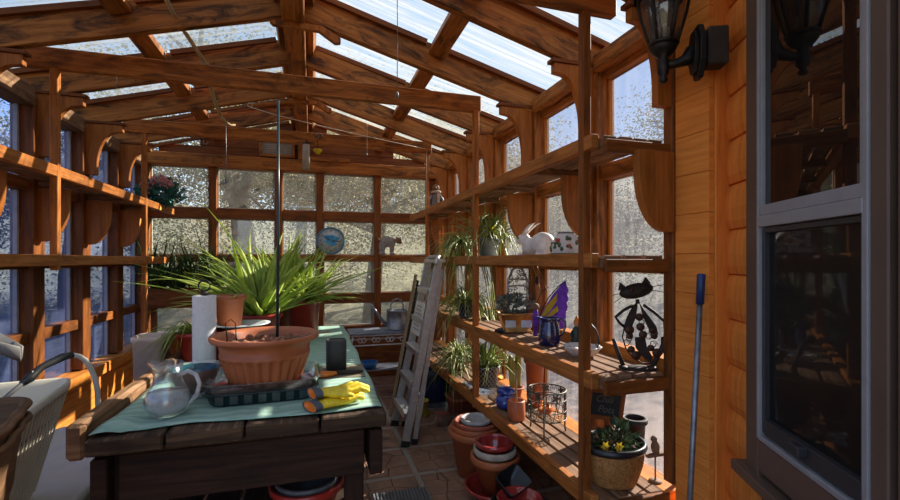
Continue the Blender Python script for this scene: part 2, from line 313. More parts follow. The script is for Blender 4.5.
# ------------------------------------------------------------------ mesh builder
class MB:
    def __init__(s): s.v = []; s.f = []; s.uv = []; s.mi = []; s.sm = []; s.cur = 0
    def face(s, idx, uvs, smooth=False):
        s.f.append(tuple(idx)); s.uv.append(uvs); s.mi.append(s.cur); s.sm.append(smooth)
    def box(s, c, size, R=None):
        c = V(c); sx, sy, sz = [d/2 for d in size]; b = len(s.v)
        loc = [V((x*sx, y*sy, z*sz)) for x in (-1, 1) for y in (-1, 1) for z in (-1, 1)]
        for p in loc: s.v.append(c + (R @ p if R else p))
        la = max(range(3), key=lambda i: size[i]); off = (random.random()*20, random.random()*20)
        for q, ax in (((0, 1, 3, 2), 0), ((4, 6, 7, 5), 0), ((0, 4, 5, 1), 1), ((2, 3, 7, 6), 1), ((0, 2, 6, 4), 2), ((1, 5, 7, 3), 2)):
            o = [i for i in range(3) if i != ax]
            if la in o:
                a = la; bb = [i for i in o if i != la][0]
                uvs = [(loc[k][a]+off[0], loc[k][bb]+off[1]+ax*.37) for k in q]
            else:
                uvs = [(loc[k][o[0]]*.4+off[0], loc[k][o[1]]*.6+off[1]) for k in q]
            s.face([b+k for k in q], uvs)
        return s
    def beam(s, p0, p1, w, h, up=(0, 0, 1)):
        p0 = V(p0); p1 = V(p1); x = (p1-p0); L = x.length; x.normalize()
        up = V(up); y = up.cross(x)
        if y.length < 1e-5: y = V((0, 1, 0)).cross(x)
        y.normalize(); z = x.cross(y)
        R = Matrix((x, y, z)).transposed()
        return s.box((p0+p1)/2, (L, w, h), R)
    def tube(s, pts, r, n=8, closed=False, cap=True, sx=1.0):
        pts = [V(p) for p in pts]; m = len(pts); rr = r if isinstance(r, (list, tuple)) else [r]*m
        b = len(s.v); prev = None; d = 0; ds = []
        for i, p in enumerate(pts):
            if closed: t = pts[(i+1) % m]-pts[i-1]
            else: t = pts[min(i+1, m-1)]-pts[max(i-1, 0)]
            if t.length < 1e-9: t = V((0, 0, 1))
            t.normalize()
            if prev is None:
                a = V((0, 0, 1)) if abs(t.z) < .9 else V((1, 0, 0))
                u = t.cross(a).normalized()
            else:
                u = prev - t*prev.dot(t)
                u = u.normalized() if u.length > 1e-6 else t.orthogonal().normalized()
            prev = u; w = t.cross(u)
            if i: d += (p-pts[i-1]).length
            ds.append(d)
            for k in range(n):
                a = 2*PI*k/n
                s.v.append(p + u*(math.cos(a)*rr[i]) + w*(math.sin(a)*rr[i]*sx))
        o = random.random()*10
        segs = m if closed else m-1
        for i in range(segs):
            j = (i+1) % m
            for k in range(n):
                k2 = (k+1) % n
                da, db = ds[i]+o, (ds[j] if j else d+.05)+o
                va, vb = k/n*2*PI*rr[i]+o, (k+1)/n*2*PI*rr[i]+o
                s.face((b+i*n+k, b+i*n+k2, b+j*n+k2, b+j*n+k), [(da, va), (da, vb), (db, vb), (db, va)], True)
        if cap and not closed:
            s.face([b+k for k in range(n)][::-1], [(k*.01, 0) for k in range(n)])
            s.face([b+(m-1)*n+k for k in range(n)], [(k*.01, 0) for k in range(n)])
        return s
    def lathe(s, prof, n=32, c=(0, 0, 0), fn=None, sx=1, sy=1, closed=False, axis=None):
        """spin a profile of (radius, height); fn(angle, i) scales the radius"""
        c = V(c); b = len(s.v); m = len(prof); d = 0
        for i, (r, z) in enumerate(prof):
            for k in range(n):
                a = 2*PI*k/n; q = max(r, .0004)*(fn(a, i) if fn else 1)
                p = V((math.cos(a)*q*sx, math.sin(a)*q*sy, z))
                s.v.append(c + (axis @ p if axis else p))
        ds = [0]
        for i in range(1, m): ds.append(ds[-1]+math.hypot(prof[i][0]-prof[i-1][0], prof[i][1]-prof[i-1][1]))
        R = max(p[0] for p in prof)
        for i in range(m if closed else m-1):
            j = (i+1) % m
            for k in range(n):
                k2 = (k+1) % n
                u0, u1 = 2*PI*R*k/n, 2*PI*R*(k+1)/n
                s.face((b+i*n+k, b+i*n+k2, b+j*n+k2, b+j*n+k), [(u0, ds[i]), (u1, ds[i]), (u1, ds[j]), (u0, ds[j])], True)
        return s
    def prism(s, pts, o, ax, ay, depth):
        """extruded outline: 2-D points in the plane (ax, ay), centred on o across its thickness"""
        o = V(o); ax = V(ax); ay = V(ay); az = ax.cross(ay); n = len(pts); b = len(s.v); off = random.random()*9
        for e in (-.5, .5):
            for x, y in pts: s.v.append(o+ax*x+ay*y+az*(e*depth))
        uv = [(y+off, x+off) for x, y in pts]
        s.face(list(range(b, b+n))[::-1], uv[::-1]); s.face(list(range(b+n, b+2*n)), uv)
        for i in range(n):
            j = (i+1) % n
            s.face((b+i, b+j, b+n+j, b+n+i), [uv[i], uv[j], (uv[j][0], uv[j][1]+depth), (uv[i][0], uv[i][1]+depth)])
        return s
    def leaf(s, pts, w, t=.2):
        """strap leaf: flattened diamond section, widths w along the points"""
        pts = [V(p) for p in pts]; m = len(pts); b = len(s.v)
        for i, p in enumerate(pts):
            d = (pts[min(i+1, m-1)]-pts[max(i-1, 0)]).normalized()
            side = d.cross(V((0, 0, 1)))
            side = side.normalized() if side.length > 1e-4 else V((1, 0, 0))
            nn = side.cross(d)
            for k in (side*w[i], nn*(w[i]*t), side*-w[i], nn*(-w[i]*t)): s.v.append(p+k)
        for i in range(m-1):
            for k in range(4):
                k2 = (k+1) % 4
                s.face((b+i*4+k, b+i*4+k2, b+(i+1)*4+k2, b+(i+1)*4+k), [(0, 0), (0, 1), (1, 1), (1, 0)], True)
        return s
    def petal(s, p, d, L, w, nrm=None):
        """small pointed leaf, folded a little along its midrib"""
        p = V(p); d = V(d).normalized(); nr = V(nrm) if nrm else V((random.gauss(0, 1), random.gauss(0, 1), random.gauss(0, 1)))
        sd = d.cross(nr)
        if sd.length < 1e-4: sd = d.orthogonal()
        sd.normalize(); u = sd.cross(d); b = len(s.v)
        s.v += [p, p+d*L*.5+sd*w*.5+u*w*.15, p+d*L, p+d*L*.5-sd*w*.5+u*w*.15, p+d*L*.5]
        s.face((b, b+1, b+2, b+4), [(0, 0)]*4); s.face((b, b+4, b+2, b+3), [(0, 0)]*4)
        return s
    def ball(s, c, r, n=10, m=7):
        c = V(c); rx, ry, rz = r if isinstance(r, (tuple, list)) else (r, r, r)
        b = len(s.v)
        for i in range(m+1):
            th = PI*i/m
            for k in range(n):
                a = 2*PI*k/n; q = max(math.sin(th), .01)
                s.v.append(c+V((rx*q*math.cos(a), ry*q*math.sin(a), -rz*math.cos(th))))
        for i in range(m):
            for k in range(n):
                k2 = (k+1) % n
                s.face((b+i*n+k, b+i*n+k2, b+(i+1)*n+k2, b+(i+1)*n+k), [(k/n, i/m)]*4, True)
        return s

def mk(name, mb, mat, parent=None, bevel=0, loc=None, remesh=0, kind=None, sub=0):
    me = bpy.data.meshes.new(name)
    me.from_pydata([tuple(v) for v in mb.v], [], mb.f)
    ul = me.uv_layers.new(name='UVMap')
    i = 0; flat = []
    for uvs in mb.uv:
        for u in uvs: flat.extend((u[0], u[1]))
    ul.data.foreach_set('uv', flat)
    me.polygons.foreach_set('use_smooth', mb.sm)
    me.polygons.foreach_set('material_index', mb.mi)
    for m in (mat if isinstance(mat, (list, tuple)) else [mat]): me.materials.append(M[m])
    me.update()
    o = bpy.data.objects.new(name, me); COL.objects.link(o)
    if parent: o.parent = parent
    if loc: o.location = loc
    if remesh:
        r = o.modifiers.new('Remesh', 'REMESH'); r.mode = 'VOXEL'; r.voxel_size = remesh; r.use_smooth_shade = True
        k = o.modifiers.new('Smooth', 'SMOOTH'); k.iterations = 4; k.factor = .5
    if bevel:
        b = o.modifiers.new('Bevel', 'BEVEL'); b.width = bevel; b.segments = 1; b.limit_method = 'ANGLE'; b.angle_limit = .6
    if kind: o['kind'] = kind
    return o

def thing(name, label, cat, loc=(0, 0, 0), rz=0, group=None):
    o = bpy.data.objects.new(name, None); COL.objects.link(o); o.empty_display_size = .05
    o.location = loc; o.rotation_euler = (0, 0, rz); o['label'] = label; o['category'] = cat
    if group: o['group'] = group
    return o

def solo(name, mb, mat, label, cat, loc=(0, 0, 0), rz=0, group=None, **kw):
    o = mk(name, mb, mat, None, loc=loc, **kw); o.rotation_euler = (0, 0, rz)
    o['label'] = label; o['category'] = cat
    if group: o['group'] = group
    return o

def struct(name, mb, mat, parent=None, bevel=0):
    o = mk(name, mb, mat, parent, bevel)
    if not parent: o['kind'] = 'structure'
    return o

def arc(c, r, a0, a1, n, ax, ay):
    c = V(c); ax = V(ax); ay = V(ay)
    return [c+ax*(r*math.cos(a0+(a1-a0)*i/n))+ay*(r*math.sin(a0+(a1-a0)*i/n)) for i in range(n+1)]

# ------------------------------------------------------------------ camera
TH = math.radians(17.05)
cam = bpy.data.cameras.new('camera'); cam.lens = 18; cam.sensor_width = 36; cam.shift_y = 10/900
cam.clip_start = .02; cam.clip_end = 300
co = bpy.data.objects.new('camera', cam); COL.objects.link(co)
co.location = (0, 0, 1.5); co.rotation_euler = (PI/2, 0, -TH)
SC.camera = co

# ------------------------------------------------------------------ the room
XL, XR, YB, YF = -1.76, 1.56, 5.78, -.45          # inner faces of the framing; the room ends just behind the camera
BR = [.10, .86, 1.68, 2.27, 3.02, 3.76, 4.49, 5.22]  # posts and rafters, right
BL = [.08, .82, 1.56, 2.30, 3.03, 3.71, 4.38, 5.06]
RX = -.11                                       # ridge
def zb(x): return 3.03 - .274*(abs(x-RX)-.06)    # underside of the rafters

g = MB()
g.box((-.1, 2.68, -.05), (3.7, 6.54, .1))
struct('floor', g, 'floor')

# --- left wall
g = MB()
g.box((-1.82, 2.715, .26), (.10, 6.37, .52))
wl = struct('wall_left', g, 'sill', bevel=.004)
g = MB(); g.box((-1.79, 2.715, .565), (.17, 6.37, .09)); mk('sill', g, 'sill', wl, .006)
for i, y in enumerate(BL + [5.74]):
    g = MB(); g.box((-1.82, y, 1.60), (.13, .13, 1.96)); mk('post', g, 'frame', wl, .004)
ys = [YF] + BL + [5.74]
wn = 1
for i in range(len(ys)-1):
    y0, y1 = ys[i]+(.065 if i else 0), ys[i+1]-.065
    yc, w = (y0+y1)/2, y1-y0
    for z, h in ((.985, .075), (1.475, .07), (2.0, .08)):
        g = MB(); g.box((-1.83, yc, z), (.09, w, h)); mk('rail', g, 'frame', wl, .003)
    g = MB(); g.box((-1.815, yc, 2.58), (.14, w+.01, .12)); mk('wall_plate', g, 'slat', wl, .006)
    g = MB()
    for z0, z1 in ((.61, .9475), (1.0225, 1.44), (1.51, 1.96), (2.04, 2.52)):
        g.box((-1.86, yc, (z0+z1)/2), (.006, w, z1-z0))
    wd = struct('window_%d' % wn, g, 'pane_left'); wn += 1
    g = MB()
    for z0, z1 in ((.61, .9475), (1.0225, 1.44), (1.51, 1.96), (2.04, 2.52)):
        for yy in (y0+.012, y1-.012): g.box((-1.845, yy, (z0+z1)/2), (.022, .024, z1-z0-.002))
    mk('glazing_bead', g, 'whitepot', wd)

# --- right wall
g = MB()
g.box((1.62, 3.6, .19), (.10, 4.5, .38))
wr = struct('wall_right', g, 'frame', bevel=.004)
g = MB(); g.box((1.605, 3.72, .41), (.13, 4.08, .06)); mk('sill', g, 'sill', wr, .005)
for y in BR[2:] + [5.74]:
    g = MB(); g.box((1.62, y, 1.53), (.12, .11 if y > 1.7 else .06, 2.1)); mk('post', g, 'frame' if y < 1.7 else 'beam', wr, .004)
for i in range(2, len(BR)):
    y0 = BR[i]+(.055 if i > 2 else .03); y1 = (BR[i+1] if i+1 < len(BR) else 5.74)-.055
    yc, w = (y0+y1)/2, y1-y0
    for z, h in ((.99, .09), (1.47, .07), (2.0, .085)):
        g = MB(); g.box((1.625, yc, z), (.09, w, h)); mk('rail', g, 'sill' if z < 1.2 else 'beam', wr, .003)
    g = MB(); g.box((1.615, yc, 2.63), (.14, w+.05, .105)); mk('wall_plate', g, 'rafter', wr, .012)
    g = MB(); g.box((1.64, yc, 2.56), (.06, w, .04)); mk('rail', g, 'beam', wr, .003)
    g = MB()
    for z0, z1 in ((.44, .945), (1.035, 1.435), (1.505, 1.9575), (2.0425, 2.54)):
        g.box((1.655, yc, (z0+z1)/2), (.006, w, z1-z0))
    wd = struct('window_%d' % wn, g, 'pane_right'); wn += 1
    g = MB()
    for z0, z1 in ((.44, .945), (1.035, 1.435), (1.505, 1.9575), (2.0425, 2.54)):
        for yy in (y0+.008, y1-.008): g.box((1.642, yy, (z0+z1)/2), (.018, .016, z1-z0-.002))
    mk('glazing_bead', g, 'sill', wd)
# flat boards between the glass and the house
g = MB()
z = -.02
while z < 3.0:
    h = .172; g.box((1.588, 1.56, z+h/2), (.03, .18, h-.0015)); z += h
mk('board_cladding', g, 'log', wr, .002)
g = MB(); g.box((1.685, 1.555, 1.5), (.16, .18, 3.0)); mk('sun_leak_block', g, 'log', wr, .004)  # added block behind the boards, keeps sun from leaking through the corner

# --- back wall
g = MB()
for k in range(5):
    g.box((-.11, 5.83, .062+k*.124), (3.52, .06, .121))
wb = struct('wall_back', g, 'frame', bevel=.002)
bx = [-1.79, -1.10, -.385, .095, .805, 1.55]
for i, x in enumerate(bx):
    g = MB(); g.box((x, 5.83, 1.60), (.085 if 0 < i < 5 else .1, .11, 1.95)); mk('post', g, 'frame', wb, .004)
for i in range(5):
    x0, x1 = bx[i]+.0425, bx[i+1]-.0425
    if i == 0: x0 = bx[0]+.05
    if i == 4: x1 = bx[5]-.05
    xc, w = (x0+x1)/2, x1-x0
    for z, h in ((.645, .05), (1.02, .12), (2.045, .12)):
        g = MB(); g.box((xc, 5.835, z), (w, .09, h)); mk('rail', g, 'frame', wb, .003)
    g = MB(); g.box((xc, 5.835, 1.525), (w, .09, .075)); mk('rail', g, 'beam', wb, .003)
    g = MB()
    for z0, z1 in ((.67, .96), (1.08, 1.4875), (1.5625, 1.985), (2.105, 2.575)):
        g.box((xc, 5.87, (z0+z1)/2), (w, .006, z1-z0))
    wd = struct('window_%d' % wn, g, 'pane_back'); wn += 1
    g = MB()
    for z0, z1 in ((.67, .96), (1.08, 1.4875), (1.5625, 1.985), (2.105, 2.575)):
        for xx in (x0+.006, x1-.006): g.box((xx, 5.855, (z0+z1)/2), (.012, .02, z1-z0-.002))
        for zz in (z0+.006, z1-.006): g.box((xc, 5.855, zz), (w-.024, .02, .012))
    mk('glazing_bead', g, 'whitepot', wd)
g = MB(); g.box((-.11, 5.81, 2.645), (3.40, .14, .14)); mk('header_beam', g, 'beam', wb, .006)
g = MB()
z = 2.715
while z < 3.16:
    h = .115
    hw = min(1.68, (3.165-z-h*.5)/.274+.12)
    g.box((RX, 5.86, z+h/2), (2*hw, .04, h-.004)); z += h
mk('gable_boards', g, 'siding', wb, .004)
g = MB(); g.box((-.11, 5.77, 2.86), (.10, .06, .29)); mk('king_post', g, 'beam', wb, .004)
g = MB(); g.box((.22, 5.745, 2.735), (.46, .035, .05)); mk('ledge_board', g, 'beam', wb, .003)

# --- ceiling: ridge, rafters, tie beams, corrugated sheets
g = MB(); g.box((-.11, 2.715, 3.105), (.13, 6.37, .27))
ce = struct('ceiling', g, 'beam', bevel=.006); ce.name = 'ceiling'
for side, Ys in ((1, BR), (-1, BL)):
    xw = 1.70 if side > 0 else -1.92
    x0 = RX+side*.066
    ends = [YF] + Ys + [5.8]
    for i, y in enumerate(Ys):
        g = MB()
        yr = (BR[i]+BL[i])/2
        g.beam((x0, yr, zb(x0)+.095), (xw, y, zb(xw)+.095), .05, .19); mk('rafter', g, 'rafter', ce, .005)
    for i in range(len(ends)-1):
        ya, yb_ = ends[i]+(.025 if i else 0), ends[i+1]-.025
        if i == len(ends)-2: yb_ = 5.83
        # sheet
        g = MB(); n = max(8, int((yb_-ya)/.0165)); b = 0; o = random.random()*20
        for k in range(n+1):
            y = ya+(yb_-ya)*k/n; dz = .006*math.sin(y*2*PI/.066)
            for x in (RX+side*.05, RX+side*.95, xw+side*.12):
                g.v.append(V((x, y, zb(x)+.205+dz)))
        for k in range(n):
            for q in range(2):
                a = k*3+q
                xs = [0, .95, 1.8]
                ya_, yb2 = (yb_-ya)*k/n+o, (yb_-ya)*(k+1)/n+o
                g.face((a, a+1, a+4, a+3), [(xs[q]+o, ya_), (xs[q+1]+o, ya_), (xs[q+1]+o, yb2), (xs[q]+o, yb2)], True)
        mk('roof_sheet', g, 'roof', ce)
        # block half way down, ledges along the rafters, closing strip at the ridge
        xm = RX+side*.94; sl = -side*.274
        g = MB(); g.beam((xm-side*.055, (ya+yb_)/2, zb(xm-side*.055)+.150), (xm+side*.055, (ya+yb_)/2, zb(xm+side*.055)+.150), yb_-ya-.004, .075)
        mk('blocking', g, 'beam', ce, .003)
        g = MB(); g.beam((RX+side*.066, (ya+yb_)/2, zb(RX+side*.066)+.14), (RX+side*.13, (ya+yb_)/2, zb(RX+side*.13)+.14), yb_-ya-.004, .09)
        mk('blocking', g, 'beam', ce, .003)
        for yy in (ya+.014, yb_-.014):
            g = MB(); g.beam((RX+side*.15, yy, zb(RX+side*.15)+.175), (RX+side*.86, yy, zb(RX+side*.86)+.175), .028, .035)
            g.beam((RX+side*1.02, yy, zb(RX+side*1.02)+.175), (xw, yy, zb(xw)+.175), .028, .035)
            mk('batten', g, 'siding', ce, .002)
for y, xa, xb, za in ((1.80, -1.62, 1.36, 2.70), (3.25, -1.66, 1.24, 2.695), (4.74, -1.62, 1.24, 2.715), (.3, -1.62, 1.36, 2.70)):
    g = MB(); g.box(((xa+xb)/2, y, za), (xb-xa, .045, .125)); mk('tie_beam', g, 'beam', ce, .005)
for y, zz in ((2.95, 2.955), (4.35, 2.955)):      # short wooden hanging arms under the ridge
    g = MB(); a = [(-.17, -.012), (.10, -.012), (.20, -.075), (.235, -.068), (.235, -.035), (.12, .025), (-.15, .025), (-.19, .01)]
    g.prism(a, (-.06, y, zz-.01), (1, 0, 0), (0, 0, 1), .035); mk('hanging_arm', g, 'beam', ce, .004)
g = MB(); g.beam((-.52, 4.30, 2.86), (-.10, 4.35, 2.955), .03, .025); mk('hanging_arm', g, 'corbel', ce, .003)

# carved corbels under the rafters
def corbel_up(side, y, parent, xw, tip):
    d = abs(xw-tip); g = MB()
    pts = [(0, 0), (d, 0), (d, -.055), (d-.035, -.06)]
    for i in range(1, 11):
        a = PI/2*i/10
        pts.append((d-.035-(d-.113)*math.sin(a), -.06-.30*(1-math.cos(a))))
    pts += [(.078, -.42), (0, -.42)]
    g.prism(pts, (xw, y, 2.615), (-side, 0, 0), (0, 0, 1), .042)
    c = mk('corbel', g, 'corbel', parent, .003)
    g = MB(); g.box((xw-side*(d/2+.004), y, 2.6265), (d+.03, .062, .022)); mk('corbel_cap', g, 'siding', c, .003)
def corbel_low(side, y, parent, xw, tip, top):
    d = abs(xw-tip); g = MB()
    pts = [(0, 0), (d, 0), (d-.004, -.10)]
    for i in range(1, 9):
        a = PI/2*i/8
        pts.append((d-.004-(d-.03)*(1-math.cos(a)), -.10-.26*math.sin(a)))
    pts += [(0, -.36)]
    g.prism(pts, (xw, y, top), (-side, 0, 0), (0, 0, 1), .042)
    mk('bracket', g, 'corbel', parent, .003)
for y in BR[2:]: corbel_up(1, y if y > 1.7 else 1.675, wr, XR, 1.305 if y > 1.7 else 1.34)
for y in BL[2:]: corbel_up(-1, y, wl, XL, -1.50)

# ------------------------------------------------------------------ the house wall, at an angle on the right
HD = V((-.437, -.8995, 0)); HN = V((-.8995, .437, 0)); HO = V((1.655, 1.483, 0)); HA = math.atan2(HD.y, HD.x)
g = MB()
g.box((1.43, .10, 1.6), (2.86, .12, 3.4))
wh = struct('wall_house', g, 'siding'); wh.location = HO; wh.rotation_euler = (0, 0, HA)
g = MB()
def course(g, x0, x1, z, h):
    prof = [(0, 0), (-.016, .003), (-.028, h*.18), (-.034, h*.45), (-.028, h*.78), (-.012, h*.97), (0, h)]
    pts = [(p[0], p[1]) for p in prof]
    g.prism(pts, ((x0+x1)/2, .04, z), (0, 1, 0), (0, 0, 1), x1-x0)
z = 1.441-8*.186
while z < 3.2:
    course(g, -.050, .240, z, .186); course(g, 1.56, 2.9, z, .186); z += .186
mk('log_siding', g, 'log', wh)
# brown casing round the window (local x runs along the wall towards the viewer, -y is into the room)
g = MB()
g.box((.294, .012, 1.66), (.084, .064, 1.86)); g.box((.8745, .012, 1.66), (.053, .064, 1.86))
g.box((.592, .012, .82), (.510, .064, .11)); g.box((.592, .012, 2.54), (.510, .064, .10))
g.box((.57, .0, .728), (.74, .10, .04))
tr = struct('trim_1', g, 'casing', bevel=.004); tr.location = HO; tr.rotation_euler = (0, 0, HA)
g = MB(); g.box((1.23, .015, 1.55), (.61, .07, 3.0))
dr = struct('door_1', g, 'casing', bevel=.004); dr.location = HO; dr.rotation_euler = (0, 0, HA)
g = MB(); g.box((.913, .03, 1.55), (.018, .06, 3.0)); mk('dark_gap', g, 'blackplastic', dr)  # black strip painted in for the shade of the gap before the door
g = MB(); g.box((.592, -.002, 2.08), (.480, .006, .80))
hw = struct('window_%d' % wn, g, 'darkpane'); wn += 1; hw.location = HO; hw.rotation_euler = (0, 0, HA)
g = MB()   # outer vinyl frame
g.box((.344, .0, 1.69), (.014, .05, 1.62)); g.box((.837, .0, 1.69), (.020, .05, 1.62))
g.box((.592, .0, .886), (.482, .05, .018)); g.box((.592, .0, 2.49), (.482, .05, .014))
mk('window_frame', g, 'vinyl', hw, .002)
g = MB()   # upper sash
g.box((.3535, -.004, 2.08), (.005, .026, .79)); g.box((.819, -.004, 2.08), (.014, .03, .79))
g.box((.592, -.004, 1.670), (.480, .034, .036)); g.box((.592, -.010, 1.632), (.480, .034, .038)); g.box((.592, -.004, 2.47), (.474, .03, .02))
mk('upper_sash', g, 'vinyl', hw, .002)
g = MB(); g.box((.592, .006, 1.28), (.470, .006, .69)); mk('insect_screen', g, 'screenmesh', hw)
g = MB()
g.box((.360, -.002, 1.255), (.016, .024, .70)); g.box((.817, -.002, 1.255), (.018, .024, .70))
g.box((.592, -.004, .930), (.440, .026, .052)); g.box((.592, -.002, 1.602), (.440, .024, .018))
mk('screen_frame', g, 'screen', hw, .002)
g = MB(); g.box((.585, -.03, .940), (.05, .03, .03)); mk('latch', g, 'screen', hw, .004)

# ------------------------------------------------------------------ shelving
def shelf(parent, side, x0, x1, y0, y1, top, nsl, rail_h=.062, tint='slat', bearers=()):
    """slatted shelf: slats along y on cross bearers with a rail along the front"""
    xa, xb = min(x0, x1), max(x0, x1)
    w = (xb-xa)/nsl
    g = MB()
    for k in range(nsl):
        g.box((xa+w*(k+.5), (y0+y1)/2, top-.010), (w-.016, y1-y0+random.uniform(-.01, .01), .020))
    for y in bearers:
        g.box(((xa+xb)/2, y, top-.040), (xb-xa-.01, .045, .038))
    s = mk('shelf', g, tint, parent, .003)
    g = MB(); xf = x0
    g.box((xf-side*.0205, (y0+y1)/2+.01, top-.024), (.04, y1-y0-.03, rail_h)); mk('front_rail', g, 'rail', s, .004)
    return s
ur = thing('shelving_unit', 'tall slatted wooden shelving along the right glass wall with four shelves', 'shelf', (1.4, 3.7, 0))
def off(o, p): o.location = (-p[0], -p[1], -p[2])
sr = []
for top, nsl in ((2.052, 4), (1.522, 3), (.985, 4), (.44, 4)):
    sr.append(shelf(ur, 1, 1.222, 1.55, 1.695, 5.60, top, nsl, .066 if top > 1 else .075, bearers=(1.72, 2.36, 2.95, 3.6, 4.3, 5.0, 5.55)))
for y in BR[2:]: corbel_low(1, y if y > 1.7 else 1.66, sr[0], XR, 1.365, 1.985)
for y in (1.80, 3.24, 4.76):
    g = MB(); g.box((1.200, y, 1.505), (.042, .042, 2.27) if y < 4 else (.036, .036, 2.29)); mk('post', g, 'rail' if y > 2 else 'frame', ur, .003)
g = MB(); g.box((1.395, 1.685, .40), (.34, .03, .07)); mk('end_board', g, 'frame', ur, .003)
for z in (2.0, 1.475, .935):
    g = MB(); g.box((1.40, 1.68, z), (.36, .028, .058)); mk('end_board', g, 'frame', ur, .003)
for y in (1.80, 3.24, 4.76):
    g = MB(); g.box((1.24, y, .19), (.05, .05, .36)); mk('foot', g, 'frame', ur, .003)
for c in ur.children: off(c, ur.location)

ul = thing('shelving_unit', 'two long wooden shelves on carved brackets along the left windows', 'shelf', (-1.6, 4.0, 0))
s1 = shelf(ul, -1, -1.482, -1.755, 1.60, 5.60, 2.052, 3, .066, bearers=(2.3, 3.0, 3.7, 4.4, 5.1))
s2 = shelf(ul, -1, -1.482, -1.755, 1.60, 5.40, 1.522, 3, .066, bearers=(2.3, 3.0, 3.7, 4.4, 5.1))
for y in BL[2:]: corbel_low(-1, y, s1, XL, -1.585, 1.985)
for y, zl in ((1.8, 1.44), (3.25, 1.44), (4.74, .62)):
    g = MB(); g.box((-1.461, y, (2.655+zl)/2), (.040, .040, 2.655-zl)); mk('post', g, 'rail', ul, .003)
for c in ul.children: off(c, ul.location)

# ------------------------------------------------------------------ makers for the things
def potprof(rb, rt, h, lip=.025, out=.012, wall=.008, fill=.8):
    """outside, over the rim, down the inside"""
    return [(.0, 0), (rb, 0), (rt-(rt-rb)*lip/h, h-lip), (rt+out*.3, h-lip), (rt+out, h-lip*.7), (rt+out, h-.003), (rt+out-.004, h), (rt-wall, h),
            (rt-wall-(rt-rb)*.05, h-.012), (rb-wall, .012), (0, .012)]
def make_pot(name, label, cat, loc, rb, rt, h, mat, group=None, lip=.025, out=.010, soil=None, n=36, fn=None, parent=None, sx=1, sy=1, rz=0):
    g = MB(); g.lathe(potprof(rb, rt, h, lip, out), n, fn=fn, sx=sx, sy=sy)
    if parent: return mk(name, g, mat, parent, loc=loc)
    if not soil: return solo(name, g, mat, label, cat, loc, rz, group)
    t = thing(name, label, cat, loc, rz, group)
    mk('pot', g, mat, t)
    g = MB(); f = .86; r = rb+(rt-rb)*f-.009
    g.lathe([(0, h*f-.03), (r, h*f-.03), (r, h*f), (r*.6, h*f+.006), (0, h*f+.008)], 24, sx=sx, sy=sy)
    mk('soil', g, soil, t)
    return t
def strap_leaves(g, n, c, L, w, up=(.5, 1.2), droop=(.3, .8), r0=.03, az=(0, 2*PI), seg=7, t=.25, curl=0, zmin=None, xr=None, yr=None):
    c = V(c)
    for k in range(n):
        a = random.uniform(*az); el = random.uniform(*up); l = random.uniform(*L); dr = random.uniform(*droop)
        d = V((math.cos(a)*math.cos(el), math.sin(a)*math.cos(el), math.sin(el)))
        b = c+V((math.cos(a), math.sin(a), 0))*random.uniform(0, r0)
        sw = random.uniform(-1, 1)*curl
        pts = []; ww = []
        for i in range(seg+1):
            q = i/seg
            p = b+d*(l*q)+V((-math.sin(a)*sw*q*q*l, math.cos(a)*sw*q*q*l, -dr*l*q*q))
            if zmin is not None: p.z = max(p.z, zmin)
            if xr: p.x = min(max(p.x, xr[0]), xr[1])
            if yr: p.y = min(max(p.y, yr[0]), yr[1])
            pts.append(p); ww.append(max(.0008, w*random.uniform(.9, 1.0)*(1-q**2.2)*(.75+.5*min(1, q*4)*(1-q))))
        g.leaf(pts, ww, t)
def bush(g, n, c, r, L, w, up=.3):
    c = V(c); rx, ry, rz = r
    for k in range(n):
        d = V((random.gauss(0, 1), random.gauss(0, 1), random.gauss(0, 1))).normalized()
        q = random.random()**.45
        g.petal(c+V((d.x*rx*q, d.y*ry*q, d.z*rz*q)), d+V((random.gauss(0, .5), random.gauss(0, .5), up+random.gauss(0, .4))), L*random.uniform(.6, 1.3), w*random.uniform(.6, 1.2))

# ------------------------------------------------------------------ the potting table
TZ = .90
tb = thing('potting_table', 'long old plank potting table with peeling edges under a mint green mat', 'table', (-.22, 3.0, 0))
def loc_of(p): return (-p[0], -p[1], -p[2])
xs = [-.725, -.462, -.27, -.08, .285]; xs = [-.725, -.49, -.235, .03, .285]
for k in range(4):
    g = MB(); y0 = 1.78+random.uniform(-.012, .012)
    g.box(((xs[k]+xs[k+1])/2, (y0+4.25)/2, TZ-.028), (xs[k+1]-xs[k]-.008, 4.25-y0, .056)); o = mk('plank', g, 'oldplank', tb, .006); off(o, tb.location)
g = MB(); g.box((-.758, 3.03, .888), (.056, 2.46, .125)); o = mk('side_rail', g, 'tabletrim', tb, .012); off(o, tb.location)
g = MB(); g.box((-.22, 3.02, .835), (.98, 2.40, .016)); o = mk('underlay', g, 'oldplank', tb, .002); off(o, tb.location)
for y in (1.845, 4.18):
    g = MB(); g.box((-.22, y, .735), (.84, .045, .178)); o = mk('apron', g, 'oldframe', tb, .004); off(o, tb.location)
for x in (-.69, .245):
    g = MB(); g.box((x, 3.01, .735), (.05, 2.42, .178)); o = mk('apron', g, 'oldframe', tb, .004); off(o, tb.location)
for x in (-.655, .165):
    for y in (1.90, 4.12):
        g = MB(); g.box((x, y, .413), (.075, .075, .826)); o = mk('leg', g, 'oldframe', tb, .005); off(o, tb.location)
g = MB()
for k in range(5): g.box((-.58+k*.17, 3.01, .345), (.15, 2.2, .022))
for y in (1.99, 4.03): g.box((-.245, y, .315), (.76, .05, .04))
o = mk('lower_shelf', g, 'oldframe', tb, .003); off(o, tb.location)

